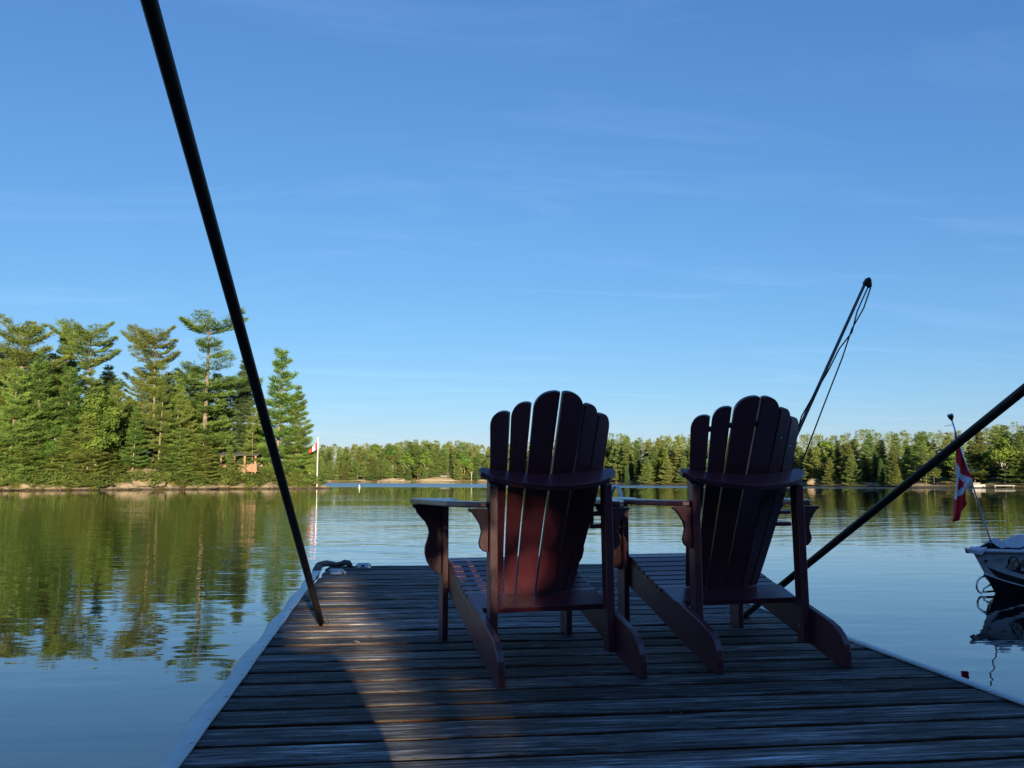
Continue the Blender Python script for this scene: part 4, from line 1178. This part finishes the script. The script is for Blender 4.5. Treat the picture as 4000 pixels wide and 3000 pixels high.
for i in range(30):
    u = -250 + i * 46 + r.uniform(-20, 20)
    if 560 < u < 640: continue
    t = r.uniform(5, 11)
    isl_tree(u, t, 1640 + r.uniform(-60, 90), 'cone', r.randrange(3), r.uniform(1.0, 1.3), 'young understorey pine on the point ' + isl_where(u), group='young pines under the tall trees', rz=r.uniform(0, 6)) if u < 830 else None
for i, (u, v) in enumerate([(-150, 1640), (-85, 1700), (-30, 1650), (25, 1690), (110, 1640), (190, 1720), (245, 1660), (300, 1740), (410, 1690), (450, 1740), (655, 1720), (700, 1660), (790, 1690), (835, 1740), (-210, 1680)]):
    isl_tree(u, r.uniform(1.0, 2.2), v, 'cone', i % 2, r.uniform(1.25, 1.6), 'low spreading pine with boughs over the waterline ' + isl_where(u), group='low pines along the waterline of the point', rz=r.uniform(0, 6))
isl_tree(990, 1.6, 1590, 'old', 1, 0.8, 'thin pine with a bare lower trunk before the right end of the platform')
# shore shrubs
SH = 'low shrubs along the rocky point'
for i in range(84):
    u = -150 + i * 17 + r.uniform(-14, 14)
    t = r.uniform(0.4, 3.6) if i % 2 else r.uniform(0.2, 1.3)
    p = isl_pt(u, t); s = r.uniform(0.6, 1.25)
    plant('shrub', SHRUB[i % 3], p - Vector((0, 0, 0.1)), (s * 1.2, s * r.uniform(0.7, 1.1)), r.uniform(0, 6), 'low green shrub on the rocks of the point ' + isl_where(u), 'shrub', SH)

# boulders
def make_rock(seed, n=3):
    bm = bmesh.new(); bmesh.ops.create_icosphere(bm, subdivisions=n, radius=1)
    for v in bm.verts:
        p = v.co.copy() + Vector((seed * 3.7, 0, 0))
        v.co *= 1 + 0.30 * noise.noise(p * 0.9) + 0.20 * noise.noise(p * 2.1) + 0.12 * noise.noise(p * 4.5)
        v.co.z = max(-0.4, v.co.z)
    me = bpy.data.meshes.new('boulder'); bm.to_mesh(me); bm.free(); me.materials.append(M['rock']); return me
RK = [make_rock(i) for i in range(4)]
def rock(p, s, rz, label, group):
    o = tag(link('boulder', RK[int(rz * 10) % 4]), label, 'rock', group); o.location = p; o.scale = s; o.rotation_euler = (0, 0, rz); return o
rock(isl_pt(100, 0.8), (1.3, 0.9, 0.8), 0.3, 'pale grey boulder at the water under the left pines', 'boulders on the point')
rock(isl_pt(560, 1.6) - Vector((0, 0, 0.4)), (2.7, 1.6, 1.0), 0.1, 'big tan rock slab sloping into the lake below the bare trunked pine', 'boulders on the point')
rock(isl_pt(490, 0.6) - Vector((0, 0, 0.1)), (1.6, 0.8, 0.6), 0.2, 'low orange tinted rock left of the big slab', 'boulders on the point')
rock(isl_pt(925, 1.6), (0.9, 0.7, 0.55), 0.5, 'small yellowish boulder below the wooden platform', 'boulders on the point')
rock(isl_pt(1062, 0.3), (1.7, 0.8, 0.65), 1.2, 'long tan boulder at the waterline beside the long dark pole', 'boulders on the point')
for i in range(40):
    u = -100 + i * 35 + r.uniform(-12, 12); s = r.uniform(0.25, 0.7)
    rock(isl_pt(u, r.uniform(-0.1, 0.7)) - Vector((0, 0, 0.1)), (s * r.uniform(1, 2.2), s, s * r.uniform(0.5, 0.9)), r.uniform(0, 6), 'rounded grey stone in the waterline ' + isl_where(u), 'stones along the waterline of the point')

# platform (open wooden shelter), bench, flagpole on the point
p = isl_pt(952, 3.6); base = p.z - 0.35
root = tag(empty('wooden_platform', (p.x, p.y, base), -YAW), 'orange wooden platform with posts among the trees of the point', 'platform')
mb = MB(); mb.box((-2.4, -1.6, 0.55), (2.4, 1.6, 0.72)); mb.build('floor', M['orangewood'], root)
for i in range(7):
    mb = MB(); mb.box((-2.4 + i * 0.69, -1.65, 0.73), (-2.4 + i * 0.69 + 0.66, -1.60, 1.55)); 
    if i in (0, 1, 3, 4, 5, 6): mb.build('panel', M['orangewood'], root)
for x in (-2.3, -0.55, 0.8, 2.2):
    mb = MB(); mb.box((x - 0.12, -1.8, 0.0), (x + 0.12, -1.66, 2.75)); mb.build('post', M['orangewood'], root)
for x in (-2.3, 2.2):
    mb = MB(); mb.box((x - 0.09, 1.4, 0.0), (x + 0.09, 1.58, 2.75)); mb.build('post', M['orangewood'], root)
mb = MB(); mb.prism([(-2.7, -2.0, 2.75), (-2.7, 0, 3.2), (-2.7, 1.9, 2.75), (-2.7, 1.9, 2.65), (-2.7, 0, 3.07), (-2.7, -2.0, 2.65)], (5.3, 0, 0)); mb.build('roof', M['roof'], root)
mb = MB(); mb.box((-2.3, 1.2, 0.73), (2.2, 1.35, 2.6)); mb.build('back_wall', M['cabingrey'], root)

p = isl_pt(1150, 2.6)
root = tag(empty('park_bench', (p.x, p.y, p.z), -YAW), 'dark wooden bench near the tip of the point', 'bench')
for z in (0.42, 0.66, 0.88):
    mb = MB(); mb.box((-0.95, 0.2 if z > 0.5 else -0.25, z), (0.95, 0.26 if z > 0.5 else 0.2, z + (0.11 if z > 0.5 else 0.06))); mb.build('slat', M['benchwood'], root)
for x in (-0.85, 0.85):
    mb = MB(); mb.box((x - 0.04, -0.22, 0), (x + 0.04, -0.14, 0.42)); mb.build('leg', M['benchwood'], root)
    mb = MB(); mb.box((x - 0.04, 0.12, 0), (x + 0.04, 0.20, 1.0)); mb.build('leg', M['benchwood'], root)

p = isl_pt(1243, 0.7)
dF = interp(ISL, 1243) + 0.7
zt = CAM_Z + (1873 - 1712) / 3400 * dF
root = tag(empty('flagpole', (p.x, p.y, p.z)), 'white flagpole with a drooping red and white flag at the tip of the point', 'flagpole')
hp = zt - p.z
mb = MB(); mb.tube([(0, 0, 0), (0, 0, hp)], [0.075, 0.05], 8); mb.build('pole', M['whitepaint'], root, smooth=True)
mb = MB(); mb.lathe([(0.03, 0), (0.075, 0.05), (0.03, 0.11)], 8, (0, 0, hp)); mb.build('finial', M['whitepaint'], root)
mb = MB()
for i in range(19):
    f = i / 18
    for j in range(7):
        v = j / 6
        base_ = Vector((-0.08 - 1.05 * f * (0.35 + 0.65 * f), 0.10 * math.sin(f * 7 + v * 5), hp - 0.25 - v * 1.0 * (1 - 0.55 * f) - 1.35 * f))
        q_ = FW * base_.y + RT * base_.x; mb.v.append((q_.x, q_.y, base_.z))
for i in range(18):
    for j in range(6):
        f = (i + .5) / 18; mi = 0 if f < 0.42 or f > 0.72 else 1
        
        mb.f.append((i * 7 + j, (i + 1) * 7 + j, (i + 1) * 7 + j + 1, i * 7 + j + 1)); mb.m.append(mi)
mb.build('flag', [M['flagred'], M['flagwhite']], root, smooth=True, fix=False)

# --- far shore forest
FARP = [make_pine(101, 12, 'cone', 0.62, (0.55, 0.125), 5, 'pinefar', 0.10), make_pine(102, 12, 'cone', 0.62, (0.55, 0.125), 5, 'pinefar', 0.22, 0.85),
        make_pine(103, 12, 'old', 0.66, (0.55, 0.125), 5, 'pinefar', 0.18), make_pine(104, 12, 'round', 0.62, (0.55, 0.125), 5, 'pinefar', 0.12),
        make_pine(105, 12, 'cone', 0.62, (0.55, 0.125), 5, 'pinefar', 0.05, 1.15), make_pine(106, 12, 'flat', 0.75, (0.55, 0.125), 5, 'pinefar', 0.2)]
FARS = [make_pine(111, 12, 'spruce', 0.5, (0.5, 0.125), 5, 'spruce', 0.06)]
FARB = [make_leafy(121, 9, 2.9, 4200, 0.19), make_leafy(122, 9, 2.7, 4200, 0.19, 'leaf', 'bark')]
GF = 'trees of the far shore forest'
LAB = {'pine': 'green pine', 'spruce': 'dark pointed spruce', 'birch': 'leafy pale stemmed tree', 'cedar': 'small bright yellow green cedar'}
def far_label(kind, u, t):
    return LAB[kind] + (' at the far waterline ' if t < 2.5 else ' in the front of the far forest ' if t < 6.5 else ' high in the far forest ') + far_where(u)
rows = [(1.2, 0.60, 0), (4, 0.82, 10), (9, 0.94, 4), (17, 1.0, 15)]
cnt = 0
def far_tree(u, t, hgt, kind):
    global cnt
    p = far_pt(u, t); p.z -= 0.2
    if kind == 'pine': me = FARP[r.choice([0, 0, 0, 1, 1, 1, 2, 4, 4, 4, 3])]; s = hgt / 12
    elif kind == 'spruce': me = FARS[0]; s = hgt / 12
    elif kind == 'cedar': me = CEDAR[0]; s = hgt / 6
    else: me = FARB[r.randrange(2)]; s = hgt / 9
    nm = {'pine': 'pine_tree', 'spruce': 'spruce_tree', 'cedar': 'cedar_tree', 'birch': 'birch_tree'}[kind]
    w = s * r.uniform(1.0, 1.45) * (0.85 if kind == 'spruce' else 1)
    plant(nm, me, p, (w, s), r.uniform(0, 6.28), far_label(kind, u, t), 'tree', {'pine': 'pines of the far shore forest', 'spruce': 'spruces of the far shore forest', 'cedar': 'cedars at the foot of the far forest', 'birch': 'leafy trees of the far shore forest'}[kind])
    cnt += 1
def far_top(u):
    """height of the forest skyline in photo rows"""
    return interp([(600, 1735), (1230, 1755), (1400, 1742), (1560, 1740), (1620, 1730), (1800, 1738), (1900, 1752), (2100, 1735), (2350, 1704), (2440, 1706), (2530, 1722), (2640, 1698), (2720, 1716), (3120, 1712), (3330, 1690), (3560, 1692), (3800, 1690), (3900, 1662), (4100, 1668), (5600, 1650)], u)
for t, fr, jit in rows:
    u = 1190
    while u < 4300:
        dist = interp(FAR, u) + t
        hidden = (1950 < u < 2330)
        step_ = max(34, 3400 / dist * (2.5 if t > 3 else 4.0))
        uu = u + r.uniform(-0.35, 0.35) * step_
        gp = far_pt(uu, t)
        ztop = CAM_Z + (1873 - far_top(uu)) / 3400 * dist
        hgt = (ztop - gp.z) * fr * r.choice([r.uniform(0.66, 0.85), r.uniform(0.85, 1.05), r.uniform(0.9, 1.08)])
        k = r.random()
        kind = 'pine' if k < 0.80 else ('spruce' if k < 0.92 else 'birch')
        if t < 3 and r.random() < 0.15: kind = 'cedar'; hgt *= 0.45
        if t < 3 and (3135 < uu < 3215 or 1690 < uu < 1790 or 3760 < uu < 3930): u += step_; continue
        far_tree(uu, t + r.uniform(-1, 1), hgt, kind)
        u += step_ * (1.6 if hidden else 1.0)
# the forest behind, one mass
mb = MB(); rr_ = random.Random(77)
u = 600
while u < 5500:
    for t in (30, 42, 58):
        dist = interp(FAR, u) + t
        p = far_pt(u + rr_.uniform(-20, 20), t)
        ztop = CAM_Z + (1873 - far_top(u) + rr_.uniform(-16, 12)) / 3400 * dist
        H = max(3, ztop - p.z)
        for _ in range(150):
            k = rr_.random() ** 0.8; R = H * 0.20 * (1 - k) ** 0.7 + 0.15
            a = rr_.uniform(0, 6.28)
            d = Vector((math.cos(a), math.sin(a), 0.2))
            tuft(mb, p + Vector((0, 0, H * (0.05 + 0.95 * k))) + d * R * rr_.random() ** 0.5, d, rr_, 0.85 * dist / 250, 0.26 * dist / 250, 3, 0.5)
    u += max(26, 3400 / (interp(FAR, u) + 40) * 3.2)
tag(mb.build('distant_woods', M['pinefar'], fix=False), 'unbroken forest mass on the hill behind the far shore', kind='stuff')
# far shore boulders
for i in range(46):
    u = 1200 + i * 68 + r.uniform(-20, 20); dist = interp(FAR, u)
    s = dist / 220 * r.uniform(0.3, 0.75)
    rock(far_pt(u, r.uniform(0, 1.5)) - Vector((0, 0, 0.2)), (s * r.uniform(1.2, 3.0), s, s * r.uniform(0.4, 0.9)), r.uniform(0, 6), 'tan rock on the far waterline ' + far_where(u), 'rocks along the far shore')
rock(far_pt(3175, 1.8), (1.9, 1.1, 0.85), 0.3, 'broad bare tan rock bluff right of the second chair', 'rocks along the far shore')
rock(far_pt(1560, 1.0), (9, 3, 1.6), 0.2, 'long tan slab on the far shore left of the cabins', 'rocks along the far shore')
rock(far_pt(1730, 0.6), (12, 3, 2.0), 0.1, 'wide pale slab below the far cabins', 'rocks along the far shore')

def cabin(name, u, t, w, dpt, h, rh, mat, label, win):
    p = far_pt(u, t)
    root = tag(empty(name, (p.x, p.y, p.z - 0.2), -YAW + (2000 - u) / 3400 * 0.8), label, 'cabin', None)
    mb = MB(); mb.box((-w / 2, -dpt / 2, 0), (w / 2, dpt / 2, h)); mb.build('wall', mat, root)
    mb = MB(); mb.prism([(-w / 2 - 0.5, -dpt / 2 - 0.6, h - 0.1), (-w / 2 - 0.5, 0, h + rh), (-w / 2 - 0.5, dpt / 2 + 0.6, h - 0.1), (-w / 2 - 0.5, dpt / 2 + 0.6, h - 0.35), (-w / 2 - 0.5, 0, h + rh - 0.3), (-w / 2 - 0.5, -dpt / 2 - 0.6, h - 0.35)], (w + 1.0, 0, 0)); mb.build('roof', M['roof'], root)
    for x0, x1, z0, z1 in win:
        mb = MB(); mb.box((x0 - 0.12, -dpt / 2 - 0.06, z0 - 0.12), (x1 + 0.12, -dpt / 2 - 0.001, z1 + 0.12)); f = mb.build('window', M['greywhite'], root)
        mb = MB(); mb.box((x0, -dpt / 2 - 0.09, z0), (x1, -dpt / 2 - 0.061, z1)); mb.build('pane', M['glass'], f)
    return root
cabin('lake_cabin', 1735, 5, 4.4, 4, 2.6, 1.0, M['cabingrey'], 'low grey brown cabin with a pale window on the far shore', [(-1.4, -0.3, 0.9, 2.0), (0.6, 1.6, 0.4, 2.1)])
cabin('lake_cabin', 1768, 7, 5.0, 5, 3.4, 1.5, M['cabinred'], 'red brown cabin beside the grey one on the far shore', [(-1.6, -0.7, 1.2, 2.3), (0.6, 1.5, 1.2, 2.3)])
def jetty(u, w, label):
    p = spot(u, interp(FAR, u) - 1.6, WATER_Z)
    root = tag(empty('jetty', (p.x, p.y, p.z), -YAW), label, 'jetty')
    for i in range(6):
        mb = MB(); mb.box((-w / 2 + i * w / 6, -0.8, 0.30), (-w / 2 + (i + 1) * w / 6 - 0.04, 0.8, 0.40)); mb.build('plank', M['greywhite'], root)
    for x in (-w / 2 + 0.2, w / 2 - 0.2):
        mb = MB(); mb.tube([(x, -0.6, -0.8), (x, -0.6, 0.30)], 0.08, 6); mb.build('post', M['bark'], root)
jetty(1755, 4.0, 'low white jetty in the water below the far cabins')
jetty(3900, 3.0, 'low pale jetty on the right shore beside the boat flag')
p = spot(3803, interp(FAR, 3803) - 2.4)
root = tag(empty('moored_boat', p, -YAW + 0.2), 'small white boat moored at the right far shore behind the flag staff', 'boat')
mb = MB(); mb.prism([(-1.1, -0.5, 0.1), (1.0, -0.5, 0.1), (1.5, 0, 0.15), (1.0, 0.5, 0.1), (-1.1, 0.5, 0.1)], (0, 0, 0.42)); mb.build('hull', M['greywhite'], root, bevel=0.05)
mb = MB(); mb.prism([(-0.9, -0.45, 0.525), (0.3, -0.45, 0.525), (0.3, 0.45, 0.525), (-0.9, 0.45, 0.525)], (0.0, 0, 0.25)); mb.build('cabin_top', M['cabingrey'], root, bevel=0.05)
# marker buoy in the open water
p = spot(1408, 128)
root = tag(empty('marker_buoy', p), 'small white marker buoy floating on the open water', 'buoy')
mb = MB(); mb.lathe([(0.05, -0.2), (0.10, 0.0), (0.11, 0.10), (0.07, 0.20), (0.04, 0.22)], 10); mb.build('float', M['whitepaint'], root, smooth=True)
mb = MB(); mb.lathe([(0.04, 0.22), (0.03, 0.32), (0.06, 0.34), (0.055, 0.45), (0.02, 0.48)], 8); mb.build('top_mark', M['whitepaint'], root, smooth=True)

# ------------------------------------------------------------------ the near shore behind the camera: unseen woods added to shade the dock
mb = MB()
for i in range(41):
    for j in range(6):
        x = -60 + i * 3.0; yy = [-8.5, -9.5, -11, -14, -20, -40][j]
        mb.v.append((x, yy, [-0.9, -0.2, 0.25, 0.5, 1.0, 3.0][j] + 0.2 * noise.noise(Vector((x * .3, yy, 0)))))
for i in range(40):
    for j in range(5): mb.f.append((i * 6 + j, (i + 1) * 6 + j, (i + 1) * 6 + j + 1, i * 6 + j + 1)); mb.m.append(0)
tag(mb.build('near_shore_ground', M['shore']), 'wooded bank at the land end of the dock', kind='structure')
mb = MB(); rr_ = random.Random(99)
K_ = 0.1775
def gap(xp, zp):
    """openings shaped into the added woods so the low sun lights patches of the dock (plane y = -14)"""
    yd = zp / K_ - 14.0            # where the ray meets the deck
    lo = 1.63
    if 1.7 < yd < 6.6 and lo < xp < 2.09 + 0.03 * math.sin(yd * 3.0) + 0.02 * math.sin(yd * 7.7): return interp([(1.7, 0.86), (2.5, 0.885), (3.0, 0.93), (3.5, 0.962), (4.4, 0.972), (6.6, 0.945)], yd) - 0.07 * max(0.0, min(1.0, (xp - 1.92) / 0.14))
    zc = K_ * 17.45
    if ((xp - 2.42) / 0.22) ** 2 + ((zp - zc - 0.42) / 0.20) ** 2 < 1: return 0.885
    if ((xp - 3.12) / 0.12) ** 2 + ((zp - K_ * 18.1 - 0.40) / 0.13) ** 2 < 1: return 0.90
    if ((xp - 2.24) / 0.10) ** 2 + ((yd - 2.85) / 0.25) ** 2 < 1: return 0.85
    return 0.0
def leafcard(p, s):
    n = Vector((rr_.uniform(-.6, .6), 1, rr_.uniform(-.6, .6))).normalized()
    a = n.cross(Vector((rr_.uniform(-1, 1), 0.2, rr_.uniform(-1, 1)))).normalized(); b = n.cross(a)
    mb.face([p - a * s, p - b * s * 0.7, p + a * s, p + b * s * 0.7])
def proj14(p):
    t = p.y + 14
    return p.x + 0.115 * t, p.z + K_ * t
for _ in range(30000):
    p = Vector((rr_.uniform(-9, 13), rr_.uniform(-16.5, -12.2), rr_.uniform(0.2, 7.2)))
    xp, zp = proj14(p)
    s = rr_.uniform(0.13, 0.30)
    near = 1.4 < xp < 3.5 and 2.4 < zp < 4.2
    if near:
        s = rr_.uniform(0.05, 0.10)
        g = max(gap(xp + dx_ * s * 0.5, zp + dz_ * s * 0.5) for dx_, dz_ in ((0, 0), (1, 0), (-1, 0), (0, 1), (0, -1)))
        if rr_.random() < g: continue
    leafcard(p, s)
for _ in range(16000):
    p = Vector((1.2 + 2.5 * rr_.random(), rr_.uniform(-15, -13), 2.3 + 2.0 * rr_.random()))
    xp, zp = proj14(p); s = rr_.uniform(0.035, 0.08)
    g = max(gap(xp + dx_ * s * 0.5, zp + dz_ * s * 0.5) for dx_, dz_ in ((0, 0), (1, 0), (-1, 0), (0, 1), (0, -1)))
    if rr_.random() < g: continue
    leafcard(p, s)
for _ in range(14000):
    x = rr_.uniform(-40, 45)
    top_ = 9.5 + 3.0 * noise.noise(Vector((x * 0.25, 0, 0))) + 2.0 * noise.noise(Vector((x * 0.9, 3, 0)))
    p = Vector((x, rr_.uniform(-19, -14.5), rr_.uniform(0.5, top_)))
    xp, zp = proj14(p)
    if 1.3 < xp < 3.6 and 2.3 < zp < 4.3: continue
    leafcard(p, rr_.uniform(0.3, 0.6))
tag(mb.build('near_woods', M['woods'], fix=False), 'dense unseen woods added behind the dock for shade, with openings for the sun', kind='stuff')
print('far trees', cnt, 'tris', sum(len(m.polygons) for m in bpy.data.meshes))
